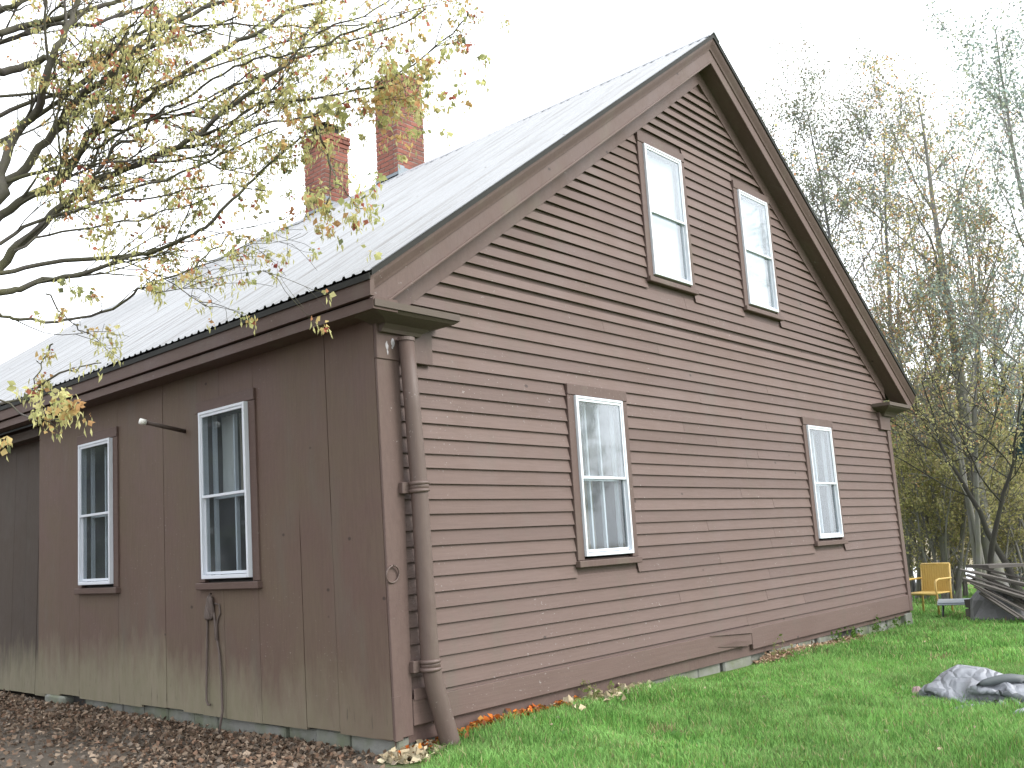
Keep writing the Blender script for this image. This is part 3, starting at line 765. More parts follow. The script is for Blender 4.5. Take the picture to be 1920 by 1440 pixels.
def blob(name, mat, rings, parent=None, n=28, seed=1, amp=.05, sub=True):
    """rings: (z, cx, cy, rx, ry) bottom to top; crumpled"""
    mb = MB(); rr = []
    for z, cx_, cy_, rx, ry in rings:
        ring_ = []
        for i in range(n):
            a = 2*math.pi*i/n; q = Vector((math.cos(a)*1.7+seed, math.sin(a)*1.7, z*4.5+seed*3))
            f = 1+amp*3*(abs(mnoise.noise(q))-.2)+amp*.8*mnoise.noise(q*3.1)
            ring_.append((cx_+rx*f*math.cos(a), cy_+ry*f*math.sin(a), z+amp*.25*mnoise.noise(q*1.7)))
        rr.append(ring_)
    mb.loft(rr); return mb.build(name, mat, parent)
gx, gy = 10.05, -.98
sack = blob('covered_heap', m_sack, [(-.03, 0, 0, .40, .33), (.10, 0, 0, .39, .32), (.22, .02, 0, .36, .30), (.33, .04, 0, .30, .26), (.42, .05, 0, .22, .2), (.47, .06, 0, .10, .1)], None, 26, 4, .09)
sack.location = (gx, gy, float(gz(gx, gy))); sack.rotation_euler = (0, 0, .5)
tag(sack, 'grey cloth covered heap under the ends of the old boards', 'heap')
random.seed(31)
A = np.array(at(1845, 1075, 12.9)); 
zg = float(gz(10, -1))
bl = []
specs = [(1800, 1068, 13.1, 1935, 1098), (1812, 1078, 13.0, 1940, 1120), (1806, 1085, 12.9, 1945, 1128), (1825, 1072, 13.2, 1950, 1105), (1820, 1093, 12.8, 1930, 1150), (1835, 1064, 13.3, 1960, 1095),
         (1828, 1100, 12.75, 1925, 1163), (1842, 1080, 13.05, 1960, 1135), (1850, 1090, 12.95, 1955, 1150), (1838, 1112, 12.7, 1908, 1158), (1860, 1074, 13.15, 1965, 1118), (1848, 1104, 12.8, 1950, 1160), (1868, 1096, 12.9, 1965, 1140)]
wh = ['topmost', 'upper', 'middle', 'lower']
labels = ['weathered grey board with the leftmost tip of the lumber pile', 'thin grey board just under the leftmost tip of the lumber pile', 'pale edged board sticking out low at the left of the lumber pile', 'weathered board lying high in the lumber pile behind the foremost tips',
 'pale thin board fanning down over the grey heap', 'topmost grey board at the back of the lumber pile', 'narrow pale board dropping steeply past the grey heap', 'dark grey board in the middle of the lumber pile', 'dark board deep inside the lumber pile',
 'short thin stick leaning steeply against the right side of the grey heap', 'grey board on the upper right of the lumber pile', 'lowest dark board of the lumber pile at the frame edge', 'broad dark board in the right part of the lumber pile']
for (u0, v0, d0, u1, v1), lb in zip(specs, labels):
    a = at(u0, v0, d0); b = at(u1, v1, d0-.55)
    dr = b-a; dr = dr/np.linalg.norm(dr)
    ln = np.linalg.norm(b-a)*R(1.0, 1.5)
    zend = a[2]+dr[2]*ln
    zmin = float(gz(a[0]+dr[0]*ln, a[1]+dr[1]*ln))+.02
    if zend < zmin: ln = (zmin-a[2])/dr[2]
    w_, th = (R(.07, .13), R(.02, .034)) if 'thin' not in lb and 'narrow' not in lb else (.045, .02)
    o = MB().box((0, -w_/2, -th/2), (ln, w_/2, th/2), .003).build('old_board', m_oldwood)
    o.matrix_world = Matrix.Translation(a) @ Vector(dr).to_track_quat('X', 'Z').to_matrix().to_4x4() @ Matrix.Rotation(R(-.35, .35), 4, 'X')
    tag(o, lb, 'board', 'boards of the lumber pile')
o = MB().box((0, -.3, -.02), (.65, .3, .02), .006).build('plywood_sheet', m_oldwood); o.location = at(1832, 1062, 13.7); o.rotation_euler = (0, .02, -.75)
tag(o, 'short flat grey panel lying behind the lumber pile', 'panel')
# low stack of timbers carrying the back of the pile
gx, gy = 10.75, -1.35
ls = empty('timber_stack', (gx, gy, float(gz(gx, gy))), -.7, 'low dark stack of timbers beneath the lumber pile', 'timber')
random.seed(12)
for i in range(5):
    for j in range(3): MB().box((-.9+R(-.05, .1), -.4+i*.16, j*.13-.03), (.75+R(-.1, .1), -.27+i*.16, j*.13+.085), .008).build('timber', m_oldwood, ls)
for dx in (-.55, .45):
    MB().box((dx, -.42, .355), (dx+.1, .38, .44), .006).build('bearer', m_oldwood, ls)

# ------------------------------------------------------------------ tarp on the lawn
tz = float(gz(3.7, -2.3))
tp = empty('crumpled_tarp', (3.62, -2.34, tz), 0, 'crumpled silver grey tarp lying rolled up on the lawn', 'tarp')
# a real sheet: a small cloth relaxation lets it fall in folds over the lump it covers
def drape_tarp():
    r3 = np.random.default_rng(19); nu, nv_ = 92, 46; du = .036
    U_, V_ = np.meshgrid(np.arange(nu), np.arange(nv_), indexing='ij')
    P_ = np.stack([U_*du*.74 + .02*r3.normal(size=U_.shape), (V_-nv_/2)*du*.46 + .02*r3.normal(size=U_.shape), .36+.10*np.sin(U_*.33+V_*.21)+.07*np.sin(V_*.8-U_*.12)+.03*r3.normal(size=U_.shape)], -1)
    P_[..., 0] += .10*np.sin(V_*.25)
    def hump(x, y):
        h = np.interp(x, [-.2, .0, .12, .32, .5, .72, .9, 1.15, 1.6, 2.4], [0, .19, .255, .24, .18, .11, .10, .18, .13, .05])
        return h*np.clip(1-(y/.20)**2, 0, 1)**.5
    cons = [((slice(0, -1), slice(None)), (slice(1, None), slice(None)), du, .5), ((slice(None), slice(0, -1)), (slice(None), slice(1, None)), du, .5),
            ((slice(0, -1), slice(0, -1)), (slice(1, None), slice(1, None)), du*1.414, .3), ((slice(1, None), slice(0, -1)), (slice(0, -1), slice(1, None)), du*1.414, .3),
            ((slice(0, -3), slice(None)), (slice(3, None), slice(None)), du*3, .06), ((slice(None), slice(0, -3)), (slice(None), slice(3, None)), du*3, .06)]
    O_ = P_.copy()
    for it in range(170):
        vel = (P_-O_)*.86; O_ = P_.copy(); P_ = P_+vel; P_[..., 2] -= .0022
        for _ in range(5):
            for a, b, L_, k in cons:
                d = P_[b]-P_[a]; ln = np.linalg.norm(d, axis=-1, keepdims=True)+1e-9; kk = k if k > .2 else k*(ln < L_)
                c = d*(1-L_/ln)*.5*kk; P_[a] += c; P_[b] -= c
            fl = hump(P_[..., 0], P_[..., 1])+.004
            hit = P_[..., 2] < fl; P_[..., 2] = np.where(hit, fl, P_[..., 2]); O_[hit] = O_[hit]*.3+P_[hit]*.7
    return P_, nu, nv_
PT, nu, nv_ = drape_tarp()
ca_ = np.array([-.12, -.993, 0]); pa_ = np.array([.993, -.12, 0])
TV = PT[..., 0:1]*ca_ + PT[..., 1:2]*pa_ + PT[..., 2:3]*np.array([0, 0, 1.])
I = (np.arange(nu-1)[:, None]*nv_+np.arange(nv_-1)[None]).ravel()
ts = fast_mesh('tarp_sheet', TV.reshape(-1, 3), np.stack([I, I+nv_, I+1+nv_, I+1], -1), np.full(len(I), 4), m_tarp, parent=tp, smooth=True)
ts.data.materials.append(m_tarpdark)
sm = ts.modifiers.new('thickness', 'SOLIDIFY'); sm.thickness = .004; sm.material_offset = 1; sm.offset = -1
o = blob('rag', m_pink, [(-.01, 0, 0, .05, .04), (.03, 0, 0, .045, .04), (.07, -.01, 0, .02, .02)], None, 14, 6, .12)
o.location = (3.60, -2.13, float(gz(3.6, -2.1))); tag(o, 'small faded pink rag at the open end of the tarp', 'rag')
o = blob('dark_bundle', m_blue, [(-.02, 0, 0, .13, .11), (.1, 0, 0, .13, .11), (.19, .01, 0, .09, .08), (.23, .02, 0, .03, .03)], None, 16, 8, .14)
o.location = (4.45, -2.85, float(gz(4.45, -2.85))); tag(o, 'small dark blue bundle behind the tarp at the frame edge', 'bundle')

# ------------------------------------------------------------------ trees
def unit(v): return v/(np.linalg.norm(v)+1e-9)
def rot_about(v, ax_, a):
    ax_ = unit(ax_); return v*math.cos(a)+np.cross(ax_, v)*math.sin(a)+ax_*(ax_@v)*(1-math.cos(a))
def grow(p, d, ln, seg, wob, lift, rg):
    pts = [p]; d = unit(d)
    for i in range(seg):
        d = unit(d + rg.normal(0, wob, 3) + np.array([0, 0, lift])); p = p + d*ln/seg; pts.append(p)
    return pts

def leaves_mesh(pos, drn, size, cols, rg, fold=.35, wid=None):
    """kite leaves: pos (n,3) stalk point, drn (n,3) pointing direction"""
    n = len(pos); d = drn/np.linalg.norm(drn, axis=1, keepdims=True)
    a = rg.normal(size=(n, 3)); s = np.cross(d, a); s /= np.linalg.norm(s, axis=1, keepdims=True)+1e-9
    nn = np.cross(d, s); L_ = size[:, None]; wd_ = L_*(rg.uniform(.30, .46, (n, 1)) if wid is None else wid[:, None])
    v = np.empty((n, 4, 3)); v[:, 0] = pos; v[:, 1] = pos+d*L_*.5+s*wd_+nn*L_*fold*.4; v[:, 2] = pos+d*L_; v[:, 3] = pos+d*L_*.5-s*wd_+nn*L_*fold*.4
    b = np.arange(n)[:, None]*4
    lo = np.concatenate([b+[0, 1, 2], b+[0, 2, 3]], 1)
    return v.reshape(-1, 3), lo.ravel(), np.full(2*n, 3), np.repeat(cols, 4, 0)

# --- the big maple overhanging the eave: limbs in the view, its trunk left of the frame
rg = np.random.default_rng(42); random.seed(42)
TRK = np.array([-3.5, 4.6, 0.]); TRK[2] = float(gz(TRK[0], TRK[1]))
maple = empty('maple_tree', tuple(TRK), 0, 'large mossy maple with young yellow and red leaves overhanging the eave', 'tree')
def loc(p): return np.asarray(p)-TRK
MB().tube([loc(TRK+np.array(q)) for q in ((0, 0, -.2), (.0, .0, .15), (.05, -.03, .9), (.08, -.05, 1.8), (.18, -.14, 2.6), (.22, -.25, 3.6), (.1, -.2, 5.0), (.2, -.3, 7.0))],
    [.46, .36, .30, .28, .25, .19, .14, .08], 14).build('trunk', m_bark, maple, smooth=True)
LIMBS = [  # photo polyline, depth at start and end, radius at start and end, height where it leaves the trunk
 ([(0, 62), (60, 45), (130, 30), (180, 15), (230, -2), (300, -40)], 6.6, 6.9, .034, .016, 3.3),
 ([(0, 80), (90, 47), (150, 47), (200, 37), (250, 20), (320, -10)], 6.9, 7.2, .024, .012, 3.2),
 ([(0, 325), (32, 250), (72, 205), (82, 162), (100, 108), (125, 58), (137, 32), (145, 0), (152, -60)], 6.0, 6.1, .040, .020, 2.6),
 ([(0, 137), (50, 122), (100, 110), (140, 128), (200, 95), (270, 60), (340, 30)], 6.3, 6.6, .038, .012, 3.0),
 ([(0, 352), (50, 312), (88, 262), (125, 212), (150, 180), (200, 150), (238, 105), (300, 55), (362, 25), (430, 0), (500, -30)], 6.2, 6.4, .042, .013, 2.5),
 ([(0, 405), (50, 370), (108, 340), (150, 288), (165, 250), (200, 232), (262, 200), (292, 170), (350, 137), (430, 87), (480, 62), (540, 22), (600, 5), (660, -20)], 6.0, 6.2, .038, .011, 2.4),
 ([(0, 500), (37, 460), (100, 400), (132, 372), (165, 345), (215, 325), (262, 307), (332, 275), (375, 250), (425, 205), (480, 165), (540, 120), (580, 100), (640, 68), (700, 45)], 5.8, 5.9, .038, .008, 2.2),
 ([(0, 512), (75, 497), (212, 482), (275, 475), (325, 455), (360, 440), (400, 410), (450, 362), (490, 322), (527, 287), (562, 262), (600, 250)], 5.6, 5.6, .020, .007, 2.0),
 ([(0, 552), (37, 542), (100, 522), (170, 510), (225, 488), (290, 470), (340, 450)], 5.5, 5.6, .028, .008, 1.9),
 ([(0, 590), (37, 597), (107, 602), (150, 595), (212, 580), (250, 547), (275, 537), (332, 515), (375, 490), (400, 470), (440, 437)], 5.2, 5.0, .013, .005, 1.8),
 ([(155, 282), (120, 310), (60, 325), (10, 345)][::-1] + [(190, 270), (240, 245), (300, 215), (360, 195), (430, 165), (480, 130)], 6.0, 5.9, .018, .006, 2.5),
 ([(175, 330), (200, 300), (217, 272), (250, 260), (277, 232), (300, 210), (345, 185), (400, 150), (460, 118), (520, 105), (600, 85), (680, 70), (760, 40), (800, 15)], 5.9, 5.6, .013, .006, None),
 ([(330, 275), (400, 262), (470, 200), (530, 190), (590, 185), (650, 172), (700, 160), (760, 130), (800, 100), (850, 60), (880, 20)], 5.9, 5.5, .012, .005, None),
 ([(262, 307), (330, 300), (400, 285), (470, 240), (540, 225), (600, 210), (650, 190), (700, 175), (735, 150)], 5.8, 5.4, .011, .005, None),
 ([(165, 250), (230, 240), (290, 225), (370, 205), (440, 160), (520, 130), (600, 60), (680, 30), (740, -10)], 6.1, 6.0, .014, .006, None),
 ([(300, 55), (350, 50), (440, 45), (520, 52), (600, 50), (700, 40), (790, 12)], 6.4, 6.2, .012, .005, None),
 ([(0, 760), (50, 742), (110, 700), (150, 690), (185, 680)], 4.9, 4.8, .010, .004, None),
 ([(-30, 735), (20, 762), (60, 787), (90, 790), (115, 787)], 4.6, 4.5, .007, .003, None),
 ([(85, 550), (110, 580), (135, 605), (150, 620)], 5.4, 5.3, .007, .004, None),
 ([(600, 250), (618, 300), (635, 342), (657, 372), (677, 392)], 5.2, 4.9, .007, .003, None),
 ([(618, 300), (622, 345), (614, 375), (612, 405)], 5.1, 4.9, .005, .003, None),
 ([(60, 325), (100, 320), (170, 310), (240, 300), (320, 290), (370, 300), (430, 320), (480, 330)], 5.9, 5.6, .012, .005, None),
 ([(170, 510), (230, 515), (270, 520), (300, 545)], 5.5, 5.3, .007, .003, None),
 ([(100, 640), (85, 670), (72, 700), (60, 730)], 5.0, 4.8, .006, .003, None),
]
LIMBS += [
 ([(0, 215), (60, 190), (130, 165), (210, 118), (290, 85), (370, 60), (450, 30)], 6.5, 6.6, .022, .008, 2.8),
 ([(0, 270), (50, 230), (110, 190), (160, 150), (215, 100), (260, 50), (290, 0)], 6.4, 6.5, .026, .010, 2.7),
 ([(0, 455), (70, 415), (140, 395), (230, 360), (310, 335), (390, 300), (450, 270), (520, 240)], 5.7, 5.6, .016, .006, 2.2),
 ([(0, 20), (30, 5), (60, -20)], 6.8, 6.9, .03, .02, 3.4),
 ([(0, 180), (80, 175), (160, 190), (240, 180), (330, 150), (420, 120), (520, 80), (620, 55)], 6.0, 5.9, .014, .006, 2.9),
 ([(30, 470), (90, 440), (170, 425), (260, 410), (330, 390), (400, 370)], 5.6, 5.4, .011, .005, None),
 ([(140, 395), (210, 375), (290, 372), (370, 350), (440, 345), (500, 360)], 5.6, 5.3, .010, .004, None),
]
twig = MB(); CL = []   # clusters: (pos, down-ness, kind)
def smooth_poly(P_, n=3):
    P_ = [np.array(p) for p in P_]; out_ = []
    for i in range(len(P_)-1):
        p0 = P_[max(0, i-1)]; p1 = P_[i]; p2 = P_[i+1]; p3 = P_[min(len(P_)-1, i+2)]
        for k in range(n):
            t_ = k/n; out_.append(.5*((2*p1)+(-p0+p2)*t_+(2*p0-5*p1+4*p2-p3)*t_**2+(-p0+3*p1-3*p2+p3)*t_**3))
    out_.append(P_[-1]); return out_
def twigs_from(p, d, ln, r, level):
    seg = 5 if level == 0 else 4
    pts = grow(p, d, ln, seg, .13 if level == 0 else .2, .02, rg)
    twig.tube(pts, list(np.linspace(r, max(.0013, r*.4), len(pts))), 5 if r > .006 else 3, False)
    if level < 2:
        nsub = rg.integers(3, 6) if level == 0 else rg.integers(1, 4)
        for _ in range(nsub):
            i = int(rg.integers(1, len(pts)-1)); q = pts[i]+(pts[i+1]-pts[i])*rg.random()
            dd = rot_about(unit(pts[i+1]-pts[i]), rg.normal(size=3), rg.uniform(.35, .95))
            twigs_from(q, dd, ln*rg.uniform(.35, .6), r*.55, level+1)
    CL.append((pts[-1], level))
    if rg.random() < .5: CL.append((pts[len(pts)//2], level))
for pl, da, db, ra, rb, zt_ in LIMBS:
    P_ = []
    dist = np.concatenate([[0], np.cumsum([math.dist(pl[i], pl[i+1]) for i in range(len(pl)-1)])]); dist /= dist[-1]
    for (u, v), f in zip(pl, dist): P_.append(at(u, v, da+(db-da)*f+.10*math.sin(9*f+da)))
    vis0 = 0
    if zt_ is not None:
        s0 = TRK+np.array([.12, -.1, zt_]); P_ = [P_[0]-unit(P_[1]-P_[0])*.35]+P_; e = P_[0]; m1 = s0*.62+e*.38+np.array([0, 0, -.12]); m0 = s0*.85+e*.15+np.array([0, 0, -.03])
        P_ = [s0, m0, m1]+P_; vis0 = 4
    ra, rb = ra*.72, rb*.75
    Q = smooth_poly(P_, 3)
    Q = [q+rg.normal(0, .006, 3) for q in Q]
    rr = []
    nv = vis0*3
    for i in range(len(Q)):
        if i < nv: rr.append(ra*1.6+(ra-ra*1.6)*i/max(1, nv))
        else: f = (i-nv)/max(1, len(Q)-1-nv); rr.append(ra+(rb-ra)*f)
    MB().tube([loc(q) for q in Q], rr, 9).build('limb' if ra > .009 else 'branch', m_bark, maple, smooth=True)
    # side twigs
    tot = sum(np.linalg.norm(Q[i+1]-Q[i]) for i in range(nv, len(Q)-1))
    nt_ = int(tot*(4.6 if ra > .0074 else 3.0))+1
    for _ in range(nt_):
        i = int(rg.integers(nv, len(Q)-1)); f = (i-nv)/max(1, len(Q)-nv)
        d = unit(Q[i+1]-Q[i]); q = Q[i]
        dd = rot_about(d, rg.normal(size=3), rg.uniform(.25, .8))
        if ra <= .0074: l0 = rg.uniform(.05, .14)
        elif f > .75: l0 = rg.uniform(.15, .42)
        else: l0 = rg.uniform(.35, 1.0)*(1-.35*f)
        twigs_from(q, dd, l0, max(.0035, min(rr[i]*.45, .010)), 0 if l0 > .3 else 1)
    CL.append((Q[-1], 0)); CL.append((Q[-2], 0))
twig.tf(lambda p: (p[0]-TRK[0], p[1]-TRK[1], p[2]-TRK[2])).build('twigs', m_bark, maple, smooth=True)['kind'] = 'stuff'
PAL = {'g': ((.52, .52, .23), (.58, .54, .27), (.42, .44, .19)), 'o': ((.54, .38, .17), (.48, .29, .14), (.56, .44, .20)), 'r': ((.42, .16, .11), (.36, .11, .09), (.48, .24, .13)), 'd': ((.20, .21, .11), (.24, .22, .12), (.17, .19, .10))}
EXTRA = [(748, 175, 5.5, 44, 'o', .13), (768, 150, 5.5, 30, 'g', .14), (735, 205, 5.5, 16, 'g', .12), (645, 405, 4.9, 8, 'g', .08), (684, 386, 4.9, 10, 'g', .09), (612, 425, 4.9, 6, 'o', .07),
         (100, 745, 4.55, 4, 'g', .05), (128, 762, 4.5, 4, 'o', .035), (68, 745, 4.6, 4, 'g', .05), (90, 775, 4.6, 4, 'o', .04), (10, 835, 4.4, 2, 'o', .03), (625, 200, 5.4, 10, 'g', .07), (560, 235, 5.4, 12, 'o', .09)]
for u, v, d, n_, kd, sp2 in EXTRA:
    for _ in range(n_): CL.append((at(u, v, d)+rg.normal(0, sp2, 3), 0, kd))
pos, drn, siz, cols, wid_ = [], [], [], [], []
for c_ in CL:
    p = c_[0]
    if len(c_) > 2: kd = c_[2]
    else:
        x_ = rg.random(); kd = 'g' if x_ < .60 else 'o' if x_ < .84 else 'r' if x_ < .94 else 'd'
    if rg.random() < .56 and len(c_) < 3: continue
    nl = int(rg.integers(4, 10)); base = np.array(PAL[kd][int(rg.integers(0, 3))])
    for _ in range(nl):   # leaves
        d = np.array([rg.normal(0, .75), rg.normal(0, .75), rg.normal(-.55, .5)])
        pos.append(p+rg.normal(0, .016, 3)); drn.append(d); siz.append(rg.uniform(.016, .040)*(1.35 if len(c_) > 2 else 1)); wid_.append(rg.uniform(.28, .48))
        cc = base if rg.random() < .75 else np.array(PAL['gord'[int(rg.integers(0, 4))]][int(rg.integers(0, 3))])
        cols.append(cc*rg.uniform(.75, 1.25))
    if kd in 'go':
        for _ in range(int(rg.integers(3, 9))):   # hanging flower tassels
            d = np.array([rg.normal(0, .22), rg.normal(0, .22), -1.])
            pos.append(p+rg.normal(0, .02, 3)-np.array([0, 0, .012])); drn.append(d); siz.append(rg.uniform(.025, .055)); wid_.append(rg.uniform(.07, .14)); cols.append(np.array((.58, .56, .27))*rg.uniform(.8, 1.2))
pos = np.array(pos)-TRK; drn = np.array(drn); siz = np.array(siz); cols = np.clip(np.array(cols), 0, 1)
v_, l_, c_, k_ = leaves_mesh(pos, drn, siz, cols, rg, .35, np.array(wid_))
fast_mesh('crown', v_, l_, c_, m_leaf, k_, maple)['kind'] = 'stuff'

# --- trees and shrubs beyond the house
def make_tree(name, base, h, r, label, mat, pal, seed, spread=.32, limbs=12, leaf=.06, density=1., start=.3, lift=.06, multi=1, crook=.04, cat='tree', group='trees beyond the house', angle=(.5, 1.0), subs=5, dark_twig=None):
    rg = np.random.default_rng(seed); base = np.array(base, float)
    o = empty(name, tuple(base), 0, label, cat, group)
    tk = MB(); br = MB(); LP = []
    for mstem in range(multi):
        lm = .05 if multi == 1 or mstem == 0 else (.28 if cat == 'shrub' else .13); d0 = np.array([rg.normal(0, lm), rg.normal(0, lm), 1.])
        hh = h*(1 if mstem == 0 else rg.uniform(.65, .95))
        pts = grow(np.array([rg.normal(0, .05*(multi > 1)*h/6), rg.normal(0, .05*(multi > 1)*h/6), -.15]), d0, hh, 14, crook, .05, rg)
        rad = [r*(1-.93*(i/14)**.85)+.004 for i in range(15)]; rad[0] *= 1.35
        tk.tube(pts, rad, 8, False)
        nl = max(3, int(limbs/multi**.6))
        for k in range(nl):
            f = start+(1-start)*(k+rg.random())/nl; i = min(13, int(f*14)); p = pts[i]+(pts[i+1]-pts[i])*(f*14-i)
            az = k*2.4+rg.uniform(-.5, .5); an = rg.uniform(*angle)
            d = np.array([math.sin(an)*math.cos(az), math.sin(an)*math.sin(az), math.cos(an)])
            ln = h*spread*(1.15-.75*(f-start)/(1-start+1e-6))*rg.uniform(.7, 1.25)
            bp = grow(p, d, ln, 7, .11, lift, rg); r0 = rad[i]*rg.uniform(.25, .42)
            br.tube(bp, list(np.linspace(r0, .006, 8)), 5, False)
            for s_i in range(subs):
                j = int(rg.integers(1, 7)); d2 = rot_about(unit(bp[min(j+1, 7)]-bp[j]), rg.normal(size=3), rg.uniform(.3, .9))
                sp3 = grow(bp[j], d2, ln*rg.uniform(.25, .55), 4, .16, lift, rg); br.tube(sp3, list(np.linspace(max(.006, r0*.35), .004, 5)), 4, False)
                for q_ in range(4):
                    j2 = int(rg.integers(1, 5)); d3 = rot_about(unit(sp3[j2]-sp3[j2-1]), rg.normal(size=3), rg.uniform(.3, 1.))
                    tw = grow(sp3[j2], d3, ln*rg.uniform(.10, .25), 2, .2, lift, rg); br.tube(tw, [.005, .0035, .0025], 3, False)
                    LP += [(tw[1], tw[2])]
                LP += [(sp3[3], sp3[4])]
    tk.build('trunk', mat, o, smooth=True); br.build('branches', dark_twig or mat, o, smooth=True)
    P_, D_, S_, C_ = [], [], [], []
    for a, b in LP:
        for _ in range(int(rg.poisson(12*density))):
            f = rg.random(); P_.append(a+(b-a)*f+rg.normal(0, .09*h/8, 3)); D_.append(rg.normal(size=3)+np.array([0, 0, -.4])); S_.append(leaf*rg.uniform(.6, 1.5))
            C_.append(np.array(pal[int(rg.integers(0, len(pal)))])*rg.uniform(.75, 1.25))
    if P_:
        v_, l_, c_, k_ = leaves_mesh(np.array(P_), np.array(D_), np.array(S_), np.clip(np.array(C_), 0, 1), rg)
        fast_mesh('crown', v_, l_, c_, m_leaf, k_, o)['kind'] = 'stuff'
    return o
def base_at(u, depth):
    """ground point below the view direction through photo column u"""
    hv = 720+FPX*math.tan(PITCH)-.059*(u-960)*1.0
    p = at(u, hv, depth); return np.array([p[0], p[1], float(gz(p[0], p[1]))])
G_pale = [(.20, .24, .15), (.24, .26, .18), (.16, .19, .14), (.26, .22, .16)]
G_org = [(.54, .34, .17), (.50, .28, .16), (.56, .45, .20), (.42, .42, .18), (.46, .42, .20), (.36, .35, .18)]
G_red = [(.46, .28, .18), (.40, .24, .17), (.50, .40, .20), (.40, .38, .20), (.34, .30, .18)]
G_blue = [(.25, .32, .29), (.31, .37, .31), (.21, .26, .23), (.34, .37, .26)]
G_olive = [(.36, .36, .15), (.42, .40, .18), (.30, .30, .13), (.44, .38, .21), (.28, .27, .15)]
G_yell = [(.48, .48, .19), (.52, .48, .21), (.40, .40, .18), (.36, .34, .18)]  # orange, red, olive and yellow leaf tones are lightened in place of haze
TR = 'trees beyond the house'
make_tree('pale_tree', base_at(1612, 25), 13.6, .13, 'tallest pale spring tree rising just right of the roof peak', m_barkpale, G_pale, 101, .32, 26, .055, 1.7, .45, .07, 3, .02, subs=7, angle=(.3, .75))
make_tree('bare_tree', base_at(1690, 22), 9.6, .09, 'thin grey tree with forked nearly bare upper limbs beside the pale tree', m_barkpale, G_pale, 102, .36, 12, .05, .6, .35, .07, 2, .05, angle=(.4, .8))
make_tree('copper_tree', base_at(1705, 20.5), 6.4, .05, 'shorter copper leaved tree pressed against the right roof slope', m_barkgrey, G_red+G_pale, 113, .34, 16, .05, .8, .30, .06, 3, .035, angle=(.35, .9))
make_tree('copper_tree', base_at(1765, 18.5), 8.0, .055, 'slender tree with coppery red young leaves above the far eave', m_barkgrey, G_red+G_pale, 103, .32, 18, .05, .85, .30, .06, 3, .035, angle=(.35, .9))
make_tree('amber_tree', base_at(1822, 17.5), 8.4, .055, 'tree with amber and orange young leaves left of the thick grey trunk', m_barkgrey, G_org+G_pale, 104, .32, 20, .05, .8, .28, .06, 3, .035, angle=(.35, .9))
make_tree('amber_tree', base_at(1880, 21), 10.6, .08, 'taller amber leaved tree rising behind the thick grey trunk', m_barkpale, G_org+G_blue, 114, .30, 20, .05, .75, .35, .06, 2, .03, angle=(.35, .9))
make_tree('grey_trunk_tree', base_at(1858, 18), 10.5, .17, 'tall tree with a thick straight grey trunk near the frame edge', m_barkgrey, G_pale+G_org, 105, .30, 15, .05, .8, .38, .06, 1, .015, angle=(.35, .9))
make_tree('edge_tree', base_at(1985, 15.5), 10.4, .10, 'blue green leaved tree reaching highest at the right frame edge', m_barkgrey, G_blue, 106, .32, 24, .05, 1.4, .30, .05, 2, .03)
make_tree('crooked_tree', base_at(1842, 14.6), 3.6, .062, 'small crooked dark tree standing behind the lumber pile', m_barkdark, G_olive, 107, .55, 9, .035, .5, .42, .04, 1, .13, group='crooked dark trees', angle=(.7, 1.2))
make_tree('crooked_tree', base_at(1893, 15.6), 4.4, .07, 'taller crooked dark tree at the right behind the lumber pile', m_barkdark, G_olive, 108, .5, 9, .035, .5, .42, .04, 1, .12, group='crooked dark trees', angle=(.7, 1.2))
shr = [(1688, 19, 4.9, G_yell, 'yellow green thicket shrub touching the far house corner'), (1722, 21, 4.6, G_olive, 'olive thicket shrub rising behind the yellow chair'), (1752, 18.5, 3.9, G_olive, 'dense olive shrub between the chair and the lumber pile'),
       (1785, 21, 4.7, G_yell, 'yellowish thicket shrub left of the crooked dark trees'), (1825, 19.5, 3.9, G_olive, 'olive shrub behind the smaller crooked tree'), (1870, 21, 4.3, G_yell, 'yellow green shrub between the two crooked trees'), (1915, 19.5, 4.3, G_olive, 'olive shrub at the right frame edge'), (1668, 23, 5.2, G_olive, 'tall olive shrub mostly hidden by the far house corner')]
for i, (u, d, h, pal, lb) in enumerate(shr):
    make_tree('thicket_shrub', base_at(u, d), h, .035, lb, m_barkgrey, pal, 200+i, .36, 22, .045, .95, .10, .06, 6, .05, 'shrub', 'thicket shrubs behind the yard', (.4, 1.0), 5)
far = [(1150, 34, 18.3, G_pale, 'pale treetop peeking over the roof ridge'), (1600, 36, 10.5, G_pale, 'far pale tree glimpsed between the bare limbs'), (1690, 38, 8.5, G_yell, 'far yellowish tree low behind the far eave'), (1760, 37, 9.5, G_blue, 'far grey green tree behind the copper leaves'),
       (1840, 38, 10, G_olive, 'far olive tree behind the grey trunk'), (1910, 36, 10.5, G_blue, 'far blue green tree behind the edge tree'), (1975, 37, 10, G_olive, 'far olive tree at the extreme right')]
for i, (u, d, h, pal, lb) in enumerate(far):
    make_tree('far_tree', base_at(u, d), h, .16, lb, m_barkpale, pal, 300+i, .28, 18, .075, 1.0, .22, .06, 3, .03, group='far trees')
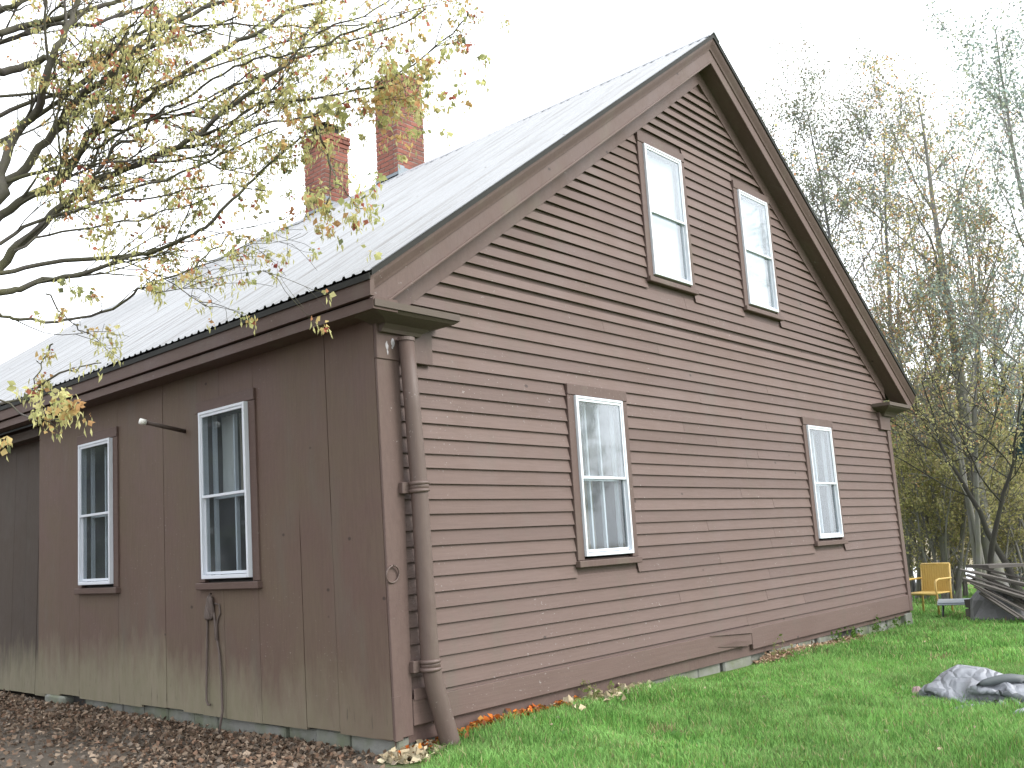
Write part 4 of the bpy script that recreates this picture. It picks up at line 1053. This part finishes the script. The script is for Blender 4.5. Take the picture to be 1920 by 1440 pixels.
# a conifer at the far right
def conifer(base, h, label, seed):
    rg = np.random.default_rng(seed); o = empty('spruce_tree', tuple(base), 0, label, 'tree')
    MB().tube([(0, 0, -.2), (0, 0, h)], [h*.02, .02], 8).build('trunk', m_barkdark, o)
    n = 9000; f = rg.random(n)**.75; ang = rg.uniform(0, 6.283, n); rad = (1-f)*h*.24*np.sqrt(rg.random(n))*(.75+.25*np.sin(ang*5+f*40))
    p = np.stack([rad*np.cos(ang), rad*np.sin(ang), .35+f*(h-.35)-rad*.35], -1); d = np.stack([np.cos(ang), np.sin(ang), rg.normal(-.5, .3, n)], -1)
    c = np.array((.06, .09, .085))*rg.uniform(.6, 1.5, (n, 1))
    v_, l_, c_, k_ = leaves_mesh(p, d, rg.uniform(.10, .26, n), c, rg); fast_mesh('crown', v_, l_, c_, m_leaf, k_, o)['kind'] = 'stuff'
conifer(base_at(1915, 29), 4.6, 'dark blue green spruce behind the thicket at the right edge', 1)
conifer(base_at(1955, 32), 5.6, 'larger dark spruce at the extreme right edge', 2)
# trees across the yard and along the drive, seen as reflections in the windows
yt = []
for i, (x, y, h) in enumerate(((15.5, -11, 6.6), (22, -11.5, 6.8), (27, -11, 6.6), (19, -15, 6.8))):
    lb = 'spring tree across the yard mirrored in the gable windows'
    if i < 2: o = make_tree('yard_tree', (x, y, float(gz(x, y))), h, .12, lb, m_barkgrey, G_olive+G_pale, 400+i, .32, 14, .08, .8, .25, .06, 2, .04, group='trees across the yard')
    else: o = copy_tree(yt[i-2]); o.location = (x, y, float(gz(x, y))); o.rotation_euler = (0, 0, 1.9*i)
    yt.append(o)
dt = None
for i, (x, y) in enumerate(((-5.5, 17), (-6.3, 11.6), (-8.4, 15.4), (-8, 22), (-11.5, 18), (-5.5, 27), (-12, 28), (-13, 9))):
    if dt is None: o = dt = make_tree('drive_tree', (x, y, float(gz(x, y))), 7.5, .16, 'leafy tree along the drive mirrored in the eave wall windows', m_barkdark, [(.08, .10, .04), (.11, .13, .05), (.06, .08, .03)], 430, .34, 24, .10, 1.6, .10, .05, 3, .05, group='trees along the drive')
    else: o = copy_tree(dt); o.location = (x, y, float(gz(x, y))); o.rotation_euler = (0, 0, 1.3*i)

# ------------------------------------------------------------------ grass, litter, weeds
rg = np.random.default_rng(77)
def vnoise(x, y, s, seed=0):
    """cheap smooth value noise"""
    r2 = np.random.default_rng(seed); T_ = r2.random((64, 64)); xs = (x*s) % 64; ys = (y*s) % 64
    x0 = xs.astype(int) % 64; y0 = ys.astype(int) % 64; fx = xs-np.floor(xs); fy = ys-np.floor(ys); fx = fx*fx*(3-2*fx); fy = fy*fy*(3-2*fy)
    x1 = (x0+1) % 64; y1 = (y0+1) % 64
    return (T_[x0, y0]*(1-fx)+T_[x1, y0]*fx)*(1-fy)+(T_[x0, y1]*(1-fx)+T_[x1, y1]*fx)*fy
def lawn_ok(x, y):
    s_ = x-.6*y+(vnoise(x, y, 1.7, 3)-.5)*.5
    inside = (x > -.02) & (x < W+.02) & (y > -.05-.14*vnoise(x, y, 2.3, 5)-.10*(x > 4.9)*(x < 7.2))
    return (s_ > .13) & ~inside
def blades(n, x0, x1, y0, y1, hmin, hmax, wmin, wmax):
    x = rg.uniform(x0, x1, n); y = rg.uniform(y0, y1, n)
    keep = lawn_ok(x, y)
    # only where the camera can look
    d = np.stack([x, y, np.full(n, -.15)], -1)-CAM; zc = d@FW; u = 960+FPX*(d@RT)/zc
    keep &= (zc > .5) & (u > 560) & (u < 2150)
    p1 = vnoise(x, y, 1.1, 1); p2 = vnoise(x, y, 4.3, 2)
    keep &= rg.random(n) < (.45+.75*p2)
    x, y, p1, p2 = x[keep], y[keep], p1[keep], p2[keep]; n = len(x); z = gz(x, y)
    h = rg.uniform(hmin, hmax, n)*(.55+.6*p1+.9*np.clip(vnoise(x, y, 5.5, 21)-.6, 0, 1)*2); a = rg.uniform(0, 6.283, n); ln = rg.uniform(.1, .75, n)*h
    w_ = rg.uniform(wmin, wmax, n); ca, sa = np.cos(a), np.sin(a); b = rg.uniform(0, 6.283, n); cb_, sb_ = np.cos(b)*w_/2, np.sin(b)*w_/2
    v = np.empty((n, 5, 3))
    v[:, 0] = np.stack([x-cb_, y-sb_, z-.01], -1); v[:, 1] = np.stack([x+cb_, y+sb_, z-.01], -1)
    mx_, my_, mz_ = x+ca*ln*.35, y+sa*ln*.35, z+h*.62
    v[:, 2] = np.stack([mx_+cb_*.8, my_+sb_*.8, mz_], -1); v[:, 3] = np.stack([mx_-cb_*.8, my_-sb_*.8, mz_], -1)
    v[:, 4] = np.stack([x+ca*ln, y+sa*ln, z+h], -1)
    g = np.array((.135, .29, .07))[None]*(1-p2[:, None])+np.array((.22, .385, .125))[None]*p2[:, None]
    q = rg.random(n); g[q < .09] = (.36, .32, .18); g[(q > .07) & (q < .12)] = (.20, .26, .07)
    dry = (vnoise(x, y, 1.9, 8) > .90) & (rg.random(n) < .55); g[dry] = (.32, .27, .15)
    g = g*rg.uniform(.55, 1.5, (n, 1))*(.85+.35*vnoise(x, y, .8, 12))[:, None]*(.85+.3*vnoise(x, y, 2.6, 14))[:, None]
    return v, g
bt = [blades(260000, -.3, 5.5, -4.6, .0, .030, .075, .004, .008), blades(150000, 5.5, 13, -4.5, 3, .035, .08, .007, .013), blades(70000, 9.5, 26, -3, 9, .05, .11, .012, .03)]
V = np.concatenate([b[0] for b in bt]); Cg = np.concatenate([b[1] for b in bt]); n = len(V); b = np.arange(n)[:, None]*5
lo = np.concatenate([b+[0, 1, 2, 3], b+[3, 2, 4]], 1).ravel(); cnt = np.tile([4, 3], n)
tag(fast_mesh('grass', V.reshape(-1, 3), lo, cnt, m_grass, np.repeat(Cg, 5, 0)), 'bright green uneven lawn grass beside the gable wall', 'grass', kind='stuff')

def litter(name, label, x, y, pal, smin, smax, lift=.02, heap=None):
    n = len(x); z = gz(x, y)+rg.uniform(.0, lift, n) + (heap(x, y) if heap is not None else 0)
    d = np.stack([rg.normal(size=n), rg.normal(size=n), rg.normal(0, .35, n)], -1); p = np.stack([x, y, z+.006], -1)
    c = np.array(pal)[rg.integers(0, len(pal), n)]*rg.uniform(.6, 1.35, (n, 1))
    v_, l_, c_, k_ = leaves_mesh(p, d, rg.uniform(smin, smax, n), np.clip(c, 0, 1), rg, .5)
    v_[:, 2] = np.maximum(v_[:, 2], np.repeat(gz(x, y), 4)+.002)
    tag(fast_mesh(name, v_, l_, c_, m_litter, k_), label, 'leaf litter', kind='stuff')
brown = [(.20, .145, .105), (.26, .195, .145), (.14, .10, .075), (.32, .25, .19), (.10, .075, .058), (.21, .135, .095), (.17, .14, .115)]
n = 17000
x = -np.abs(rg.normal(0, .55, n))-.01; y = rg.uniform(-.3, 8.5, n); k = (y > .35+rg.normal(0, .25, n)) & (x > -2.6); dens = rg.random(n) < (.25+.9*vnoise(x, y, 2.2, 4))
k &= dens; litter('leaf_litter', 'drift of brown dead leaves along the foot of the eave wall', x[k], y[k], brown, .022, .058, .03)
n = 2600; x = rg.uniform(-3.2, 0, n); y = rg.uniform(-.6, 9, n); litter('scattered_leaves', 'thinly scattered dead leaves on the bare dirt yard', x, y, brown, .02, .055, .01)
n = 900; x = rg.uniform(-.05, 1.9, n); y = -np.abs(rg.normal(0, .05, n))-.015-.03*(x > .3); orng = [(.45, .13, .03), (.36, .09, .02), (.42, .21, .06), (.25, .10, .05)]
k = rg.random(n) < np.where(x < .35, 1., np.where(x < 1.7, .75*(vnoise(x, y, 4, 9) > .35), .2)); litter('orange_leaves', 'rusty orange leaves caught at the foundation by the drainpipe', x[k], y[k], orng, .025, .06, .05)
n = 1500; x = rg.uniform(4.9, 7.6, n); y = -np.abs(rg.normal(.03, .11, n)); tan = [(.40, .28, .19), (.34, .22, .15), (.46, .36, .26), (.25, .17, .11)]
litter('tan_leaves', 'pale tan dead leaves in the bare strip under the gable wall', x, y, tan, .025, .06, .03)
n = 170; x = rg.uniform(.2, 9, n); y = rg.uniform(-4, -.1, n); litter('lawn_leaves', 'a few bleached leaves lying in the lawn', x, y, [(.30, .24, .17), (.34, .29, .22), (.26, .19, .12)], .02, .045, .04)
n = 500; x = np.concatenate([rg.uniform(-.12, .25, 260), rg.uniform(1.6, 2.9, 240)]); y = -np.abs(rg.normal(.06, .10, n)); litter('straw_bits', 'pale straw and dead stalks at the foot of the gable wall', x, y, [(.46, .40, .28), (.40, .33, .22)], .03, .09, .04)

n = 2600; x = rg.uniform(.1, 9.5, n); y = rg.uniform(-4.2, -.15, n); k = lawn_ok(x, y) & (vnoise(x, y, 1.4, 31) > .52); x, y = x[k], y[k]; n = len(x)
P_ = np.stack([x, y, gz(x, y)+rg.uniform(.0, .02, n)], -1); D_ = np.stack([rg.normal(size=n), rg.normal(size=n), rg.uniform(.2, .9, n)], -1)
C_ = np.array([(.10, .22, .06), (.14, .27, .09), (.20, .30, .10), (.08, .17, .05)])[rg.integers(0, 4, n)]*rg.uniform(.8, 1.25, (n, 1))
v_, l_, c_, k_ = leaves_mesh(P_, D_, rg.uniform(.02, .055, n), C_, rg)
tag(fast_mesh('lawn_weeds', v_, l_, c_, m_grass, k_), 'broad leaved weeds and clover mixed into the lawn', 'weeds', kind='stuff')

def weed(x, y, h, n, pal, label, seed):
    rg = np.random.default_rng(seed); o = empty('weed', (x, y, float(gz(x, y))), 0, label, 'weed', 'weeds along the foundation')
    st_ = MB(); P_, D_, S_, C_ = [], [], [], []
    for _ in range(n):
        pts = grow(np.array([rg.normal(0, .05), rg.normal(0, .03), -.01]), np.array([rg.normal(0, .4), rg.normal(-.15, .3), 1.]), h*rg.uniform(.5, 1.1), 4, .15, -.02, rg)
        st_.tube(pts, [.003, .0025, .002, .002, .0015], 4, False)
        for _ in range(int(rg.integers(3, 8))):
            i = int(rg.integers(1, 5)); P_.append(pts[i]); D_.append(rg.normal(size=3)+np.array([0, -.2, .3])); S_.append(rg.uniform(.025, .06)); C_.append(np.array(pal[int(rg.integers(0, len(pal)))])*rg.uniform(.7, 1.2))
    st_.build('stems', m_grassstem, o); v_, l_, c_, k_ = leaves_mesh(np.array(P_), np.array(D_), np.array(S_), np.array(C_), rg); fast_mesh('foliage', v_, l_, c_, m_leaf, k_, o)['kind'] = 'stuff'
m_grassstem = simple('weed_stem', (.12, .17, .05), .8)
gw = [(.10, .19, .04), (.14, .24, .06), (.07, .13, .03)]; dw = [(.34, .30, .17), (.26, .26, .12), (.15, .2, .06)]
for i, (x, y, h, n_, pal, lb) in enumerate([(1.98, -.10, .20, 7, dw, 'dry yellowish weed at the gable foot below the lower left window'), (2.35, -.09, .13, 6, dw, 'small dry weed just right of the yellowish one'), (5.3, -.10, .22, 6, dw, 'pale weed beside the broken end of the skirt board'),
    (6.9, -.07, .20, 9, gw, 'dark green weed against the gable foundation in the dead leaves'), (7.35, -.07, .18, 9, gw, 'green weed next to the darker one under the far lower window'), (8.1, -.08, .24, 10, gw, 'bushy green weed under the far part of the gable wall'), (8.85, -.10, .2, 7, gw, 'green weed at the far end of the gable foundation')]):
    weed(x, y, h, n_, pal, lb, 500+i)
